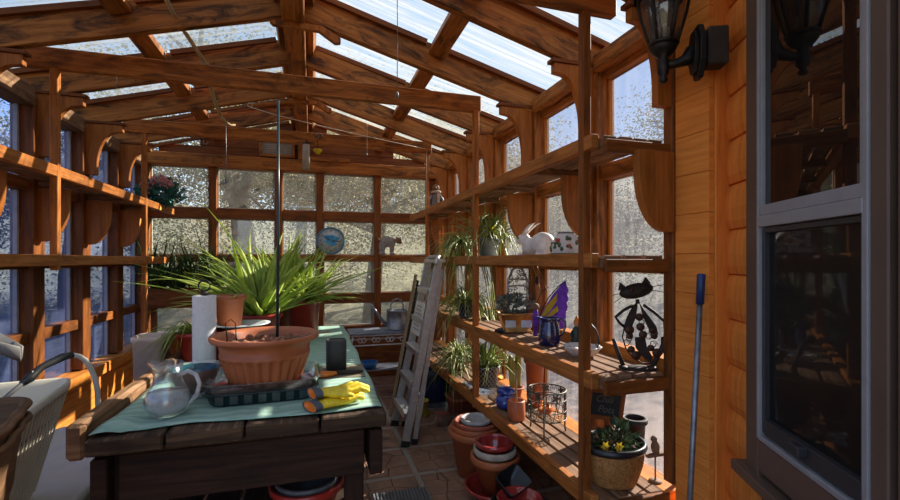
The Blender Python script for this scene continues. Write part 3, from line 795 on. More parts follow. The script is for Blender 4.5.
# mint mat: a thin cloth lying on the planks
g = MB(); nx, ny = 44, 80
for i in range(nx+1):
    for j in range(ny+1):
        u, v = i/nx, j/ny
        x = -.715+u*.99
        yf = 1.797 + .03*min(1, max(0, (u-.10)*5)) + .018*math.sin(u*7)*(u > .1) - .05*max(0, (u-.72))
        y = yf+(4.16-yf)*v
        zz = .0035+.0045*(1+noise.noise(V((x*5, y*3, 1))))*(1 if .02 < u < .98 else .3)+max(0, .035-abs(x+.66)*.35)*max(0, noise.noise(V((x*3, y*4, 7))))
        g.v.append(V((x+.006*math.sin(y*9)*u, y, zz)))
for i in range(nx):
    for j in range(ny):
        a = i*(ny+1)+j; g.face((a, a+ny+1, a+ny+2, a+1), [(0, 0)]*4, True)
m = solo('table_mat', g, 'mint', 'mint green woven mat covering the top of the plank table', 'mat', (0, 0, TZ))
so_ = m.modifiers.new('Solidify', 'SOLIDIFY'); so_.thickness = .0025; so_.offset = 1
MZ = TZ+.012

# black tray, clear tray, fluted pot, stake
t = thing('seed_tray', 'black seed tray with a clear plastic lid upside down under the fluted pot', 'tray', (-.197, 2.14, MZ), .03)
g = MB(); g.lathe([(0, 0), (.93, 0), (1.0, .045), (1.03, .046), (1.03, .050), (.97, .050), (.90, .008), (0, .008)], 40, sx=.215, sy=.16,
                  fn=lambda a, i: min(1/abs(math.cos(a)+1e-6), 1/abs(math.sin(a)+1e-6), 1.28))
for k in range(7): g.box((-.16+k*.053, -.160, .026), (.03, .006, .034))
mk('tray', g, 'tealplastic', t)
g = MB(); g.lathe([(0, .052), (.96, .052), (1.02, .085), (1.07, .087), (1.07, .090), (1.0, .089), (.94, .056), (0, .056)], 40, sx=.215, sy=.165,
                  fn=lambda a, i: min(1/abs(math.cos(a)+1e-6), 1/abs(math.sin(a)+1e-6), 1.28))
mk('clear_lid', g, 'clearplastic', t)
PZ = MZ+.058
t = thing('flower_pot', 'large fluted terracotta-coloured pot of dried clumps in the middle of the table', 'pot', (-.195, 2.14, PZ)); t.scale = (.955, .955, 1.0)
def flute(a, i): return 1+((.085*abs(math.cos(a*13))-.05) if i in (1, 2, 3, 4, 5, 6) else 0)
g = MB()
g.lathe([(0, 0), (.148, 0), (.160, .03), (.168, .055), (.176, .08), (.184, .10), (.187, .112), (.194, .114), (.196, .128), (.190, .131), (.200, .178),
         (.228, .182), (.235, .190), (.235, .201), (.230, .206), (.214, .203), (.196, .190), (.188, .13), (.14, .02), (0, .02)], 260, fn=flute)
mk('pot', g, 'terracotta', t)
g = MB(); g.lathe([(0, .14), (.186, .14), (.190, .165), (.12, .172), (0, .176)], 30); mk('soil', g, 'drysoil', t)
for k in range(26):
    g = MB(); a = random.uniform(0, 6.28); r = .15*math.sqrt(random.random()); g.ball((r*math.cos(a), r*math.sin(a), .176), (random.uniform(.012, .03), random.uniform(.012, .026), random.uniform(.01, .026)), 8, 6); mk('clod', g, 'drysoil', t)
g = MB(); g.tube([(0, 0, 0), (.004, 0, .5), (.004, 0, 1.075)], [.0065, .0065, .0055], 8)
solo('plant_stake', g, 'tealplastic', 'tall thin dark green stake standing upright in the large fluted pot', 'stake', (-.148, 2.14, PZ+.165))
g = MB(); g.tube([(0, 0, 0), (-.008, 0, .10), (.012, 0, .115), (.03, 0, .10), (.035, 0, .0)], .0022, 6)
solo('wire_loop', g, 'blackmetal', 'bent black wire loop stuck in the fluted pot at its left rim', 'wire', (-.345, 2.12, PZ+.16))
g = MB(); g.tube([(0, 0, 0), (.09, -.03, .03), (.18, -.05, .038)], .003, 6)
solo('twig', g, 'bamboo', 'thin pale twig lying over the right rim of the fluted pot', 'twig', (-.10, 2.13, PZ+.172))

# pitcher
t = thing('glass_pitcher', 'clear glass pitcher with round clouded belly at the front of the table', 'pitcher', (-.525, 1.955, MZ), -.25)
prof = [(0, 0), (.046, 0), (.060, .006), (.078, .035), (.080, .060), (.070, .092), (.052, .122), (.044, .148), (.045, .172), (.054, .196)]
inn = [(r-.004, z) for r, z in prof[::-1][:-2]]+[(0, .008)]
g = MB(); g.lathe(prof+[(.0525, .197)]+inn, 40)
for i, p in enumerate(g.v):   # spout pulled out to the left
    if p.z > .15:
        f = (p.z-.15)/.046; c = max(0, -p.x/.05)
        g.v[i] = V((p.x-.022*f*c**3, p.y*(1-.15*f*c), p.z+.004*f*c))
mk('body', g, 'glass', t)
g = MB(); g.lathe([(0, .010), (.045, .010), (.072, .036), (.0745, .060), (.066, .088), (.0, .088)], 32); mk('cloudy_water', g, 'frost', t)
g = MB(); g.tube([(.046, 0, .150), (.075, 0, .165), (.105, 0, .150), (.118, 0, .115), (.108, 0, .075), (.088, 0, .05), (.076, 0, .04)], [.009, .008, .008, .008, .008, .007, .006], 10); mk('handle', g, 'frost', t)

# clear bowl with brown bowl in it
g = MB(); g.lathe([(0, 0), (.055, 0), (.085, .03), (.108, .085), (.117, .118), (.122, .121), (.119, .124), (.112, .118), (.102, .085), (.08, .033), (.05, .005), (0, .005)], 40)
solo('glass_bowl', g, 'glass', 'clear glass mixing bowl holding the brown bowl, behind the pitcher', 'bowl', (-.485, 2.20, MZ))
t = thing('stoneware_bowl', 'brown glazed bowl with dark teal inside, nested in the glass bowl', 'bowl', (-.49, 2.205, MZ+.012))
g = MB(); g.lathe([(0, 0), (.04, 0), (.068, .025), (.088, .065), (.096, .103), (.095, .106)], 36); mk('outside', g, 'brownglaze', t)
g = MB(); g.lathe([(.095, .106), (.091, .103), (.083, .066), (.062, .028), (.035, .007), (0, .007)], 36); mk('glazed_inside', g, 'tealglaze', t)

# paper towels
t = thing('paper_towel_stand', 'upright roll of white paper towels on a stand with a ring on top', 'paper towels', (-.545, 2.66, MZ))
g = MB(); g.lathe([(0, 0), (.075, 0), (.075, .010), (.07, .014), (.012, .014), (.010, .40), (.018, .402), (.018, .418), (.008, .424), (0, .424)], 28); mk('stand', g, 'bronzebox', t)
g = MB(); g.lathe([(.020, .016), (.054, .016), (.0565, .02), (.0565, .396), (.054, .40), (.020, .40)], 40, closed=True); mk('paper_roll', g, 'paper', t)
g = MB(); g.tube(arc((0, 0, .452), .028, 0, 2*PI*.98, 20, (1, 0, 0), (0, 0, 1)), .0045, 8); mk('ring', g, 'blackmetal', t)

# stack: red pot, blue and white dish, clay pot
make_pot('flower_pot', 'red plastic pot under the blue-rimmed dish, right of the paper towels', 'pot', (-.42, 2.76, MZ), .095, .128, .205, 'redpot', lip=.03)
g = MB(); g.lathe([(0, 0), (.09, 0), (.135, .018), (.155, .022), (.157, .026), (.13, .024), (.088, .006), (0, .006)], 36)
solo('dish', g, 'clockface', 'shallow blue and white rimmed dish lying on the red pot', 'dish', (-.385, 2.78, MZ+.2055))
t = make_pot('flower_pot', 'plain brown clay pot standing on the blue-rimmed dish', 'pot', (-.45, 2.83, MZ+.2125), .060, .080, .175, 'terracotta', lip=.03, soil='grey')
# small red pot with a trailing plant
t = make_pot('potted_spider_plant', 'small red pot with strappy leaves trailing left behind the paper towels', 'plant', (-.665, 2.98, MZ), .062, .088, .165, 'redpot', soil='soil')
g = MB(); strap_leaves(g, 26, (0, 0, .14), (.3, .5), .008, (.5, 1.3), (.8, 1.5), .03, (2.0, 4.6), t=.2, zmin=.01); mk('leaves', g, 'aloe', t)

# canister, card, snips, gloves
t = thing('canister', 'charcoal rounded canister standing at the far end of the brown card', 'canister', (.125, 2.50, MZ+.004))
g = MB(); g.lathe([(0, 0), (.050, 0), (.053, .004), (.053, .150), (.050, .155), (.046, .156), (.044, .150), (0, .149)], 40, fn=lambda a, i: (abs(math.cos(a))**4+abs(math.sin(a))**4)**-.25); mk('body', g, 'can', t)
g = MB(); g.lathe([(0, .1495), (.043, .1495), (.043, .1515), (.02, .153), (0, .153)], 30); mk('lid', g, 'blackplastic', t)
g = MB(); g.box((0, 0, .001), (.25, .28, .002)); solo('card', g, 'card', 'sheet of brown card lying on the mat under the canister', 'card', (.14, 2.44, MZ), -.05)
t = thing('garden_snips', 'garden snips with orange grips lying on the brown card', 'scissors', (.125, 2.36, MZ+.012), .1); t.scale = (1.25, 1.25, 1.25)
for s in (1, -1):
    g = MB(); g.tube([(-.005, .006*s, 0), (-.03, .018*s, 0), (-.06, .026*s, 0), (-.085, .018*s, 0), (-.088, .006*s, 0), (-.07, .004*s, 0), (-.03, .004*s, 0)], [.006, .007, .007, .007, .006, .005, .005], 8); mk('grip', g, 'orange', t)
g = MB(); g.tube([(-.01, .008, 0), (.04, .012, 0), (.09, .004, 0), (.10, -.004, 0), (.06, -.012, 0), (0, -.008, 0)], .0055, 6); mk('blade', g, 'bronzebox', t)

def glove(name, label, loc, rz, tilt, flip=1):
    t = thing(name, label, 'glove', loc, rz, 'gardening gloves')
    # palm as stacked rounded sections along x, then five fingers; remeshed into one skin
    g = MB()
    secs = [(0, .040, .013), (.02, .039, .013), (.05, .044, .014), (.08, .049, .014), (.105, .048, .013), (.118, .040, .010)]
    b = len(g.v); n = 16
    for x, ry, rz_ in secs:
        for k in range(n):
            a = 2*PI*k/n; g.v.append(V((x, math.cos(a)*ry, .016+math.sin(a)*rz_)))
    for i in range(len(secs)-1):
        for k in range(n): g.face((b+i*n+k, b+i*n+(k+1) % n, b+(i+1)*n+(k+1) % n, b+(i+1)*n+k), [(0, 0)]*4, True)
    g.face([b+k for k in range(n)][::-1], [(0, 0)]*n); g.face([b+(len(secs)-1)*n+k for k in range(n)], [(0, 0)]*n)
    for yy, L, sp, h in ((.036, .062, .25, .004), (.013, .078, .08, .010), (-.011, .074, -.06, .008), (-.034, .056, -.22, .003)):
        yy *= flip; sp *= flip
        g.tube([(.095, yy, .016), (.118, yy+sp*.02, .018), (.118+L*.5, yy+sp*L*.6, .022+h), (.118+L*.9, yy+sp*L, .014+h*.5), (.118+L, yy+sp*L*1.05, .012)], [.012, .0125, .012, .011, .006], 10)
    g.tube([(.035, .030*flip, .016), (.06, .052*flip, .017), (.085, .068*flip, .016), (.108, .074*flip, .013)], [.014, .0135, .012, .007], 10)
    mk('glove_body', g, 'yellow', t, remesh=.004)
    g = MB(); prof = []
    b = 0
    for q, (x, k1) in enumerate(((.008, 1.0), (-.012, 1.08), (-.022, 1.14), (-.024, 1.12), (-.021, 1.04), (-.005, 1.0))):
        for k in range(20):
            a = 2*PI*k/20; g.v.append(V((x, math.cos(a)*.041*k1, .017+math.sin(a)*.0165*k1)))
    for i in range(5):
        for k in range(20): g.face((i*20+k, i*20+(k+1) % 20, (i+1)*20+(k+1) % 20, (i+1)*20+k), [(0, 0)]*4, True)
    mk('cuff', g, 'greytrim', t)
    g = MB()
    for q, (x, k1) in enumerate(((-.0215, 1.05), (-.010, .98), (-.006, .5), (-.006, .01))):
        for k in range(20):
            a = 2*PI*k/20; g.v.append(V((x, math.cos(a)*.041*k1, .017+math.sin(a)*.0165*k1)))
    for i in range(3):
        for k in range(20): g.face((i*20+k, i*20+(k+1) % 20, (i+1)*20+(k+1) % 20, (i+1)*20+k), [(0, 0)]*4, True)
    mk('lining', g, 'orange', t)
    t.rotation_euler = (0, tilt, rz); t.scale = (1.12, 1.12, 1.12)
    return t
glove('glove', 'yellow glove lying lowest, its orange-lined cuff nearest the table edge', (.012, 1.835, MZ+.001), .52, 0)
glove('glove', 'yellow glove lying on top of the other, cuff further from the table edge', (.02, 1.89, MZ+.034), .34, .06, -1)

# aloe clumps towards the back of the table
def aloe(label, loc, rb, rt, h, mat, n, L, az=(0, 2*PI), up=(.35, 1.35), w=.021):
    t = make_pot('potted_aloe', label, 'plant', loc, rb, rt, h, mat, 'aloe plants on the table', lip=.03, soil='soil')
    g = MB(); strap_leaves(g, n, (0, 0, h*.84), L, w, up, (.10, .50), .06, az, t=.34, curl=.45); mk('leaves', g, 'aloe', t)
    return t
aloe('tallest bright green aloe clump, in the red pot left of the stake', (-.34, 3.36, MZ), .10, .135, .22, 'redpot', 115, (.45, 1.02), up=(.40, 1.48), w=.025)
aloe('bright green aloe clump right of the stake at the far right of the mat', (-.06, 3.72, MZ), .10, .125, .28, 'redpot', 85, (.32, .68), up=(.35, 1.45), w=.023)
aloe('bright green aloe clump furthest left behind the white paper roll', (-.50, 3.84, MZ), .10, .13, .20, 'terracotta2', 70, (.40, .78), up=(.55, 1.45), w=.024)
aloe('bright green aloe clump at the back of the table between the other three', (-.20, 4.02, MZ), .10, .13, .24, 'terracotta2', 70, (.45, .90), up=(.5, 1.45), w=.024)

# ------------------------------------------------------------------ left side
t = thing('planter_box', 'wooden box with dark strappy grass at the back left corner ledge', 'planter', (-1.30, 5.62, .99))
g = MB()
g.box((0, -.115, .10), (.88, .025, .20)); g.box((0, .115, .10), (.88, .025, .20)); g.box((-.43, 0, .10), (.025, .205, .20)); g.box((.43, 0, .10), (.025, .205, .20)); g.box((0, 0, .012), (.83, .205, .02))
mk('box', g, 'frame', t, .003)
g = MB(); g.box((0, 0, .15), (.83, .20, .05)); mk('soil', g, 'soil', t)
g = MB()
for cx in (-.30, -.12, .06, .24): strap_leaves(g, 80, (cx, 0, .16), (.55, 1.0), .012, (.75, 1.45), (.2, .6), .06, t=.2, curl=.3, zmin=.1, xr=(-.42, .75), yr=(-.8, .13))
mk('grass', g, 'grass', t)
for x in (-.35, .30):
    g = MB(); g.box((x, .035, -.18), (.05, .05, .36)); mk('support', g, 'frame', t, .003)

t = thing('potted_begonia', 'plant with pink blossoms and blue-green leaves at the far end of the upper left shelf', 'plant', (-1.575, 5.30, 2.053))
g = MB(); g.lathe(potprof(.06, .085, .11, .02), 24); mk('pot', g, 'blackplastic', t)
g = MB(); bush(g, 420, (.09, -.02, .13), (.19, .20, .13), .06, .05, .1); mk('leaves', g, 'tealleaf', t)
g = MB()
for k in range(9):
    a = random.uniform(0, 6.28); c = V((.09+.15*math.cos(a), -.05+.15*math.sin(a), .17+random.uniform(0, .08)))
    bush(g, 30, c, (.042, .042, .036), .036, .032)
mk('blossom', g, 'pink', t)

t = thing('storage_box', 'white plastic lidded box on the floor under the cream planter tub', 'box', (-1.20, 2.40, 0))
g = MB(); g.lathe([(0, 0), (.92, 0), (1.0, .47), (.0, .47)], 48, sx=.27, sy=.82, fn=lambda a, i: (abs(math.cos(a))**8+abs(math.sin(a))**8)**-.125); mk('body', g, 'whiteplastic', t)
g = MB(); g.lathe([(.98, .472), (1.04, .472), (1.04, .50), (1.0, .515), (.9, .515), (.88, .505), (0, .505)], 48, sx=.27, sy=.82, fn=lambda a, i: (abs(math.cos(a))**8+abs(math.sin(a))**8)**-.125); mk('lid', g, 'whiteplastic', t)
t = thing('planter_tub', 'cream ribbed rectangular planter tub standing on the white box', 'planter', (-1.22, 2.10, .516), .14)
g = MB()
def rr(a, i): return (abs(math.cos(a))**10+abs(math.sin(a))**10)**-.1
g.lathe([(0, 0), (.60, 0), (.955, .40), (1.02, .402), (1.03, .41), (1.03, .435), (1.0, .44), (.975, .435), (.95, .41), (.60, .02), (0, .02)], 64, sx=.215, sy=.40, fn=rr)
for k in range(17):
    y = -.28+k*.035
    g.beam((.1315, y*.72, .01), (.2075, y*1.15, .395), .010, .008, up=(1, 0, 0))
mk('tub', g, 'whiteplastic', t)
g = MB(); g.lathe([(0, .30), (.88, .30), (.88, .32), (0, .33)], 40, sx=.215, sy=.40, fn=rr); mk('soil', g, 'soil', t)

t = thing('storage_bin', 'tall pale pink plastic bin beside the left rail of the table', 'bin', (-.885, 3.0, .516))
g = MB(); g.lathe([(0, 0), (.068, 0), (.082, .52), (.088, .522), (.089, .545), (.086, .55), (.080, .545), (.066, .01), (0, .01)], 40, sx=1.0, sy=1.15, fn=lambda a, i: (abs(math.cos(a))**5+abs(math.sin(a))**5)**-.2); mk('bin', g, 'pinktub', t)
g = MB(); g.lathe([(0, .46), (.076, .46), (.076, .50), (.05, .512), (0, .505)], 24, sx=1, sy=1.1); mk('crumpled_liner', g, 'pinktub', t)

t = thing('watering_wand', 'black watering wand on a pale grey hose resting on the cream tub', 'hose', (-1.1, 2.3, .97))
def W(*p): return [V((a+1.1, b-2.3, c-.97)) for a, b, c in p]
g = MB(); g.tube(W((-1.114, 2.10, .97), (-1.083, 2.17, 1.016), (-1.072, 2.20, 1.031)), [.008, .009, .010], 10); mk('tube', g, 'grey', t)
g = MB(); g.tube(W((-1.083, 2.17, 1.016), (-1.072, 2.20, 1.031), (-1.065, 2.215, 1.044), (-1.052, 2.24, 1.064), (-1.007, 2.30, 1.09), (-.988, 2.33, 1.091)), [.012, .019, .016, .014, .0165, .014], 12); g.tube(W((-1.072, 2.20, 1.031), (-1.068, 2.205, 1.06)), .007, 8); mk('grip', g, 'blackplastic', t)
g = MB(); g.tube(W((-.988, 2.33, 1.091), (-.970, 2.345, 1.082), (-.953, 2.36, 1.061), (-.936, 2.37, 1.02), (-.924, 2.38, .974), (-.915, 2.38, .92), (-.913, 2.38, .866), (-.91, 2.38, .75), (-.91, 2.38, .55)), .0105, 10); mk('hose', g, 'hose', t)

t = thing('stool', 'wooden stool carrying the dark splint basket', 'stool', (-.79, 1.19, 0))
g = MB(); g.box((0, 0, .845), (.36, .36, .03)); mk('seat', g, 'oldframe', t, .005)
for x in (-.14, .14):
    for y in (-.14, .14):
        g = MB(); g.box((x, y, .415), (.04, .04, .83)); mk('leg', g, 'oldframe', t, .003)
t = thing('splint_basket', 'dark woven splint basket close at the bottom left', 'basket', (-.79, 1.19, .861), .3)
g = MB(); sq = lambda a, i: (abs(math.cos(a))**6+abs(math.sin(a))**6)**(-1/6)*(1+(.015*math.cos(a*12+i*PI)))
g.lathe([(0, 0), (.13, 0), (.137, .03), (.143, .075), (.149, .12), (.155, .165), (.160, .21), (.165, .255), (.168, .30), (.162, .30), (.15, .21), (.125, .01), (0, .01)], 96, fn=sq)
mk('weave', g, 'wickerdark', t, .001)
g = MB()
for zz in (.292, .26): g.tube([V((.172*math.cos(a)*sq(a, 0), .172*math.sin(a)*sq(a, 0), zz)) for a in [2*PI*k/60 for k in range(60)]], [.008]*60, 6, True)
mk('rim_band', g, 'wickerdark', t)
t = thing('garden_trowel', 'grey metal trowel standing in the dark splint basket', 'trowel', (-.665, 1.19, 1.055))
g = MB()
b = 0
for i in range(9):
    q = i/8; x = -.08+q*.15; wv = .036*math.sin(min(1, (1-q)*1.6+.05)*PI/2)
    for k in range(5):
        s_ = (k-2)/2; g.v.append(V((x, s_*wv, .26+.03*s_*s_-.03*q+.05*(1-q))))
for i in range(8):
    for k in range(4): a = i*5+k; g.face((a, a+5, a+6, a+1), [(0, 0)]*4, True)
o = mk('blade', g, 'grey', t); q_ = o.modifiers.new('Solidify', 'SOLIDIFY'); q_.thickness = .004
g = MB(); g.tube([(-.08, 0, .31), (-.105, 0, .295), (-.11, 0, .22), (-.08, 0, .0), (-.06, 0, -.14)], [.008, .008, .009, .012, .012], 8); mk('handle', g, 'grey', t)
g = MB(); g.tube([(-.02, 0, .315), (-.02, 0, .37), (-.005, 0, .395), (.012, 0, .40), (.018, 0, .425)], .005, 7); mk('hook', g, 'blackmetal', t)

# red pots under the table
make_pot('flower_pot', 'wide red plastic pot on the shelf under the table', 'pot', (-.02, 2.10, .358), .10, .150, .165, 'redpot', 'pots under the table', lip=.035)
make_pot('flower_pot', 'dark grey pot nested in the red pot under the table', 'pot', (-.02, 2.10, .372), .085, .125, .165, 'grey', 'pots under the table')

# ------------------------------------------------------------------ back wall ledge, bistro stand
t = thing('wall_clock', 'round blue-rimmed clock standing on the back window ledge', 'clock', (.222, 5.745, 1.565))
R_ = Matrix.Rotation(PI/2-.10, 3, 'X'); CC = V((0, 0, .172))
g = MB(); g.lathe([(0, -.012), (.172, -.012), (.172, .012), (.150, .016), (.146, .006), (0, .006)], 48, CC, axis=R_); mk('rim', g, 'clockrim', t)
g = MB(); g.lathe([(0, .0065), (.148, .0065), (.148, .009), (0, .009)], 48, CC, axis=R_); fc = mk('face', g, 'clockface', t)
g = MB()
for a0, rr_, s in ((.4, .05, 1.2), (1.3, .04, 1), (2.4, .055, 1), (3.6, .04, .9), (5.2, .05, .9), (0, 0, 1)):
    c = V((rr_*math.cos(a0), rr_*math.sin(a0), .0095)); 
    pts = [(c.x+.045*s*math.cos(q)*(1+.3*math.sin(3*q)), c.y+.032*s*math.sin(q)) for q in [2*PI*k/18 for k in range(18)]]
    g.prism(pts, CC+R_ @ V((0, 0, .0095)), R_ @ V((1, 0, 0)), R_ @ V((0, 1, 0)), .0012+.0002*s)
mk('painted_wings', g, 'clockblue', fc)
for a, L, w_ in ((2.55, .085, .009), (-.08, .115, .007)):
    g = MB(); g.beam(CC+R_ @ V((0, 0, .013)), CC+R_ @ V((L*math.cos(a), L*math.sin(a), .013)), w_, .002, up=R_ @ V((0, 0, 1))); mk('hand', g, 'blackplastic', t)
for h in range(1, 13):
    cu = bpy.data.curves.new('numeral', 'FONT'); cu.body = str(h); cu.size = .036; cu.align_x = 'CENTER'; cu.align_y = 'CENTER'; cu.extrude = .0006
    to = bpy.data.objects.new('numeral', cu); me = bpy.data.meshes.new_from_object(to); bpy.data.objects.remove(to)
    me.materials.clear(); me.materials.append(M['blackplastic'])
    o = bpy.data.objects.new('numeral', me); COL.objects.link(o); o.parent = t
    a = PI/2-h*PI/6; o.location = CC+R_ @ V((.122*math.cos(a), .122*math.sin(a), .0105)); o.rotation_euler = (PI/2-.10, 0, 0)

t = thing('carved_animal', 'grey carved animal with curled tail and brown head on the back window ledge', 'figurine', (.93, 5.745, 1.565))
g = MB()
g.ball((-.02, 0, .17), (.085, .035, .075)); g.ball((-.075, 0, .10), (.045, .035, .085)); g.ball((.055, 0, .10), (.038, .035, .085)); g.ball((.05, 0, .17), (.055, .033, .055))
g.ball((-.075, 0, .02), (.048, .036, .025)); g.ball((.06, 0, .02), (.045, .036, .025))
mk('body', g, 'carved', t, remesh=.007)
g = MB(); g.ball((.135, -.005, .185), (.045, .038, .038)); g.ball((.16, -.01, .165), (.028, .026, .022)); g.ball((.115, .02, .222), (.014, .008, .014)); g.ball((.14, .02, .222), (.014, .008, .014)); g.ball((.09, 0, .18), (.035, .025, .025))
mk('head', g, 'carvedbrown', t, remesh=.005)
g = MB(); g.tube([(-.08, 0, .15), (-.115, 0, .19), (-.145, 0, .225), (-.155, 0, .265), (-.143, 0, .285)], [.013, .012, .011, .010, .007], 8); mk('tail', g, 'carvedbrown', t)

t = thing('plant_stand', 'white wrought-iron side table with dark top at the back wall', 'table', (.735, 5.06, 0))
g = MB(); g.box((0, 0, .705), (.70, .42, .018)); mk('top', g, 'slate', t, .004)
g = MB()
for y in (-.195, .195): g.tube([(-.34, y, .69), (.34, y, .69)], .009, 8); g.tube([(-.31, y, .585), (.31, y, .585)], .007, 8)
for x in (-.33, .33): g.tube([(x, -.19, .69), (x, .19, .69)], .009, 8)
for y in (-.195, .195):
    for k in range(4):
        c = -.225+k*.15
        for s in (1, -1):
            g.tube([(c+s*(.02+.032*math.cos(a)*(1-a/14)), y, .637+.032*math.sin(a)*(1-a/14)) for a in [q*.55 for q in range(14)]], .005, 6)
mk('scroll_apron', g, 'whitepaint', t)
for x in (-1, 1):
    for y in (-1, 1):
        g = MB(); g.tube([(x*.32, y*.19, .69), (x*.335, y*.19, .58), (x*.31, y*.18, .45), (x*.26, y*.17, .33), (x*.255, y*.17, .20), (x*.29, y*.18, .08), (x*.33, y*.19, .012), (x*.355, y*.19, .012), (x*.36, y*.19, .03)], .009, 8); mk('leg', g, 'whitepaint', t)
g = MB(); g.box((0, 0, .30), (.50, .32, .012)); mk('low_shelf', g, 'slate', t, .003)
g = MB(); g.lathe([(0, 0), (.05, 0), (.09, .04), (.105, .075), (.10, .076), (.085, .042), (.047, .008), (0, .008)], 32)
solo('bowl', g, 'bluebowl', 'bright blue bowl on the low shelf of the white iron table', 'bowl', (.60, 5.0, .3065))
t = thing('watering_can', 'galvanised watering can with long spout on the white iron table', 'watering can', (.93, 5.10, .7145), PI)
g = MB(); g.lathe([(0, 0), (.125, 0), (.128, .01), (.122, .012), (.118, .20), (.124, .205), (.124, .215), (.116, .216), (.112, .02), (0, .02)], 36); mk('body', g, 'galv', t)
g = MB(); g.tube([(.10, 0, .03), (.17, 0, .10), (.25, 0, .22), (.30, 0, .29)], [.026, .019, .015, .013], 12); mk('spout', g, 'galv', t)
g = MB(); g.tube([(.07, 0, .21), (.075, 0, .27), (.045, 0, .325), (0, 0, .34), (-.045, 0, .325), (-.075, 0, .27), (-.07, 0, .21)], .010, 8); mk('handle', g, 'galv', t)

# vent and gable things
t = thing('vent', 'grey louvred vent in a wooden frame high on the back gable', 'vent', (-.40, 5.83, 2.735))
g = MB(); w_, h_ = .40, .30
for z in (.015, h_-.015): g.box((0, -.04, z), (w_, .05, .03))
for x in (-w_/2+.015, w_/2-.015): g.box((x, -.04, h_/2), (.03, .05, h_-.06))
mk('frame', g, 'beam', t, .003)
g = MB(); g.box((0, -.014, h_/2), (w_-.06, .01, h_-.06)); mk('backing', g, 'blackplastic', t)
g = MB()
for k in range(9): g.box((0, -.035, .045+k*.026), (w_-.06, .004, .022), Matrix.Rotation(.6, 3, 'X'))
mk('louvre', g, 'whitepot', t)

# ladder, leaning closed against the shelving
t = thing('step_ladder', 'aluminium step ladder leaning closed against the shelving', 'ladder', (.90, 3.80, 0))
lean = .305; LH = 1.50
def lp(u, y, z, dx=0):   # point on the leaning ladder: u across its depth, y along the room, z height
    return V((-.19+lean*z/LH+u+dx, y, z))
for s in (-1, 1):
    g = MB(); yb, yt = s*.245, s*.175
    g.beam(lp(0, yb, .03), lp(0, yt, LH), .022, .062, up=(1, 0, 0)); 
    o = mk('front_rail', g, 'alu', t, .003)
    g = MB(); g.beam(lp(0, yb, .0), lp(0, yb*.995, .05), .028, .07, up=(1, 0, 0)); mk('rubber_foot', g, 'blackplastic', o)
    g = MB(); g.beam(lp(.085, yb*.86, .03), lp(.05, yt*.80, LH-.08), .018, .04, up=(1, 0, 0)); o = mk('rear_rail', g, 'alu', t, .003)
    g = MB(); g.beam(lp(.085, yb*.86, .0), lp(.085, yb*.86, .045), .024, .05, up=(1, 0, 0)); mk('rubber_foot', g, 'blackplastic', o)
for k, z in enumerate((.25, .50, .75, 1.0, 1.25)):
    hw_ = .245-.07*z/LH-.012
    g = MB(); c = lp(-.012, 0, z); g.box(c, (.085, 2*hw_, .022)); g.box(c+V((-.04, 0, -.02)), (.004, 2*hw_, .03))
    for q in range(4): g.box(c+V((-.03+q*.02, 0, .0125)), (.007, 2*hw_, .003))
    mk('step', g, 'alu', t, .002)
g = MB(); g.tube([lp(-.02, s*.182, LH-.05) for s in (-1,)]+[lp(-.02, -.182, LH), lp(.0, -.15, LH+.03), lp(0, .15, LH+.03), lp(-.02, .182, LH), lp(-.02, .182, LH-.05)], [.015]*6, 8)
mk('top_bar', g, 'alu', t)
g = MB(); c = lp(.01, 0, LH-.01); g.box(c, (.10, .36, .03)); mk('top_cap', g, 'alu', t, .006)
for z in (.37, .62, .87, 1.12):
    g = MB(); hw_ = .86*.245-.04*z; g.beam(lp(.082-.02*z, -hw_, z), lp(.082-.02*z, hw_, z), .012, .02); mk('rear_brace', g, 'alu', t)
g = MB(); g.box(lp(-.038, 0, 1.0), (.003, .33, .28), Matrix.Rotation(.2, 3, 'Y')); pl_ = mk('label_plate', g, 'ceramicwhite', t); pl_['label'] = 'pale warning plate'
g = MB()
for k in range(7): g.box(lp(-.0415, random.uniform(-.02, .02), 1.10-k*.032), (.002, random.uniform(.16, .26), .006), Matrix.Rotation(.2, 3, 'Y'))
mk('printed_line', g, 'grey', pl_)

# folded trellis / dark-toothed pole behind the ladder
t = thing('folded_trellis', 'dark folded trellis strips with a bamboo edge leaning behind the ladder', 'trellis', (.80, 4.32, 0))
g = MB(); g.beam((-.08, -.02, .0), (.17, -.02, 1.36), .016, .028); mk('bamboo_edge', g, 'bamboo', t)
for k in range(3):
    g = MB(); g.beam((-.045+k*.028, .02*k, .0), (.195+k*.022, .02*k, 1.30-k*.05), .014, .022)
    for q in range(30):
        f = q/30; p = V((-.045+k*.028, .02*k, .0)).lerp(V((.195+k*.022, .02*k, 1.30-k*.05)), f+.03); g.box(p+V((-.012, 0, 0)), (.026, .010, .016))
    mk('strip', g, 'blackplastic', t)

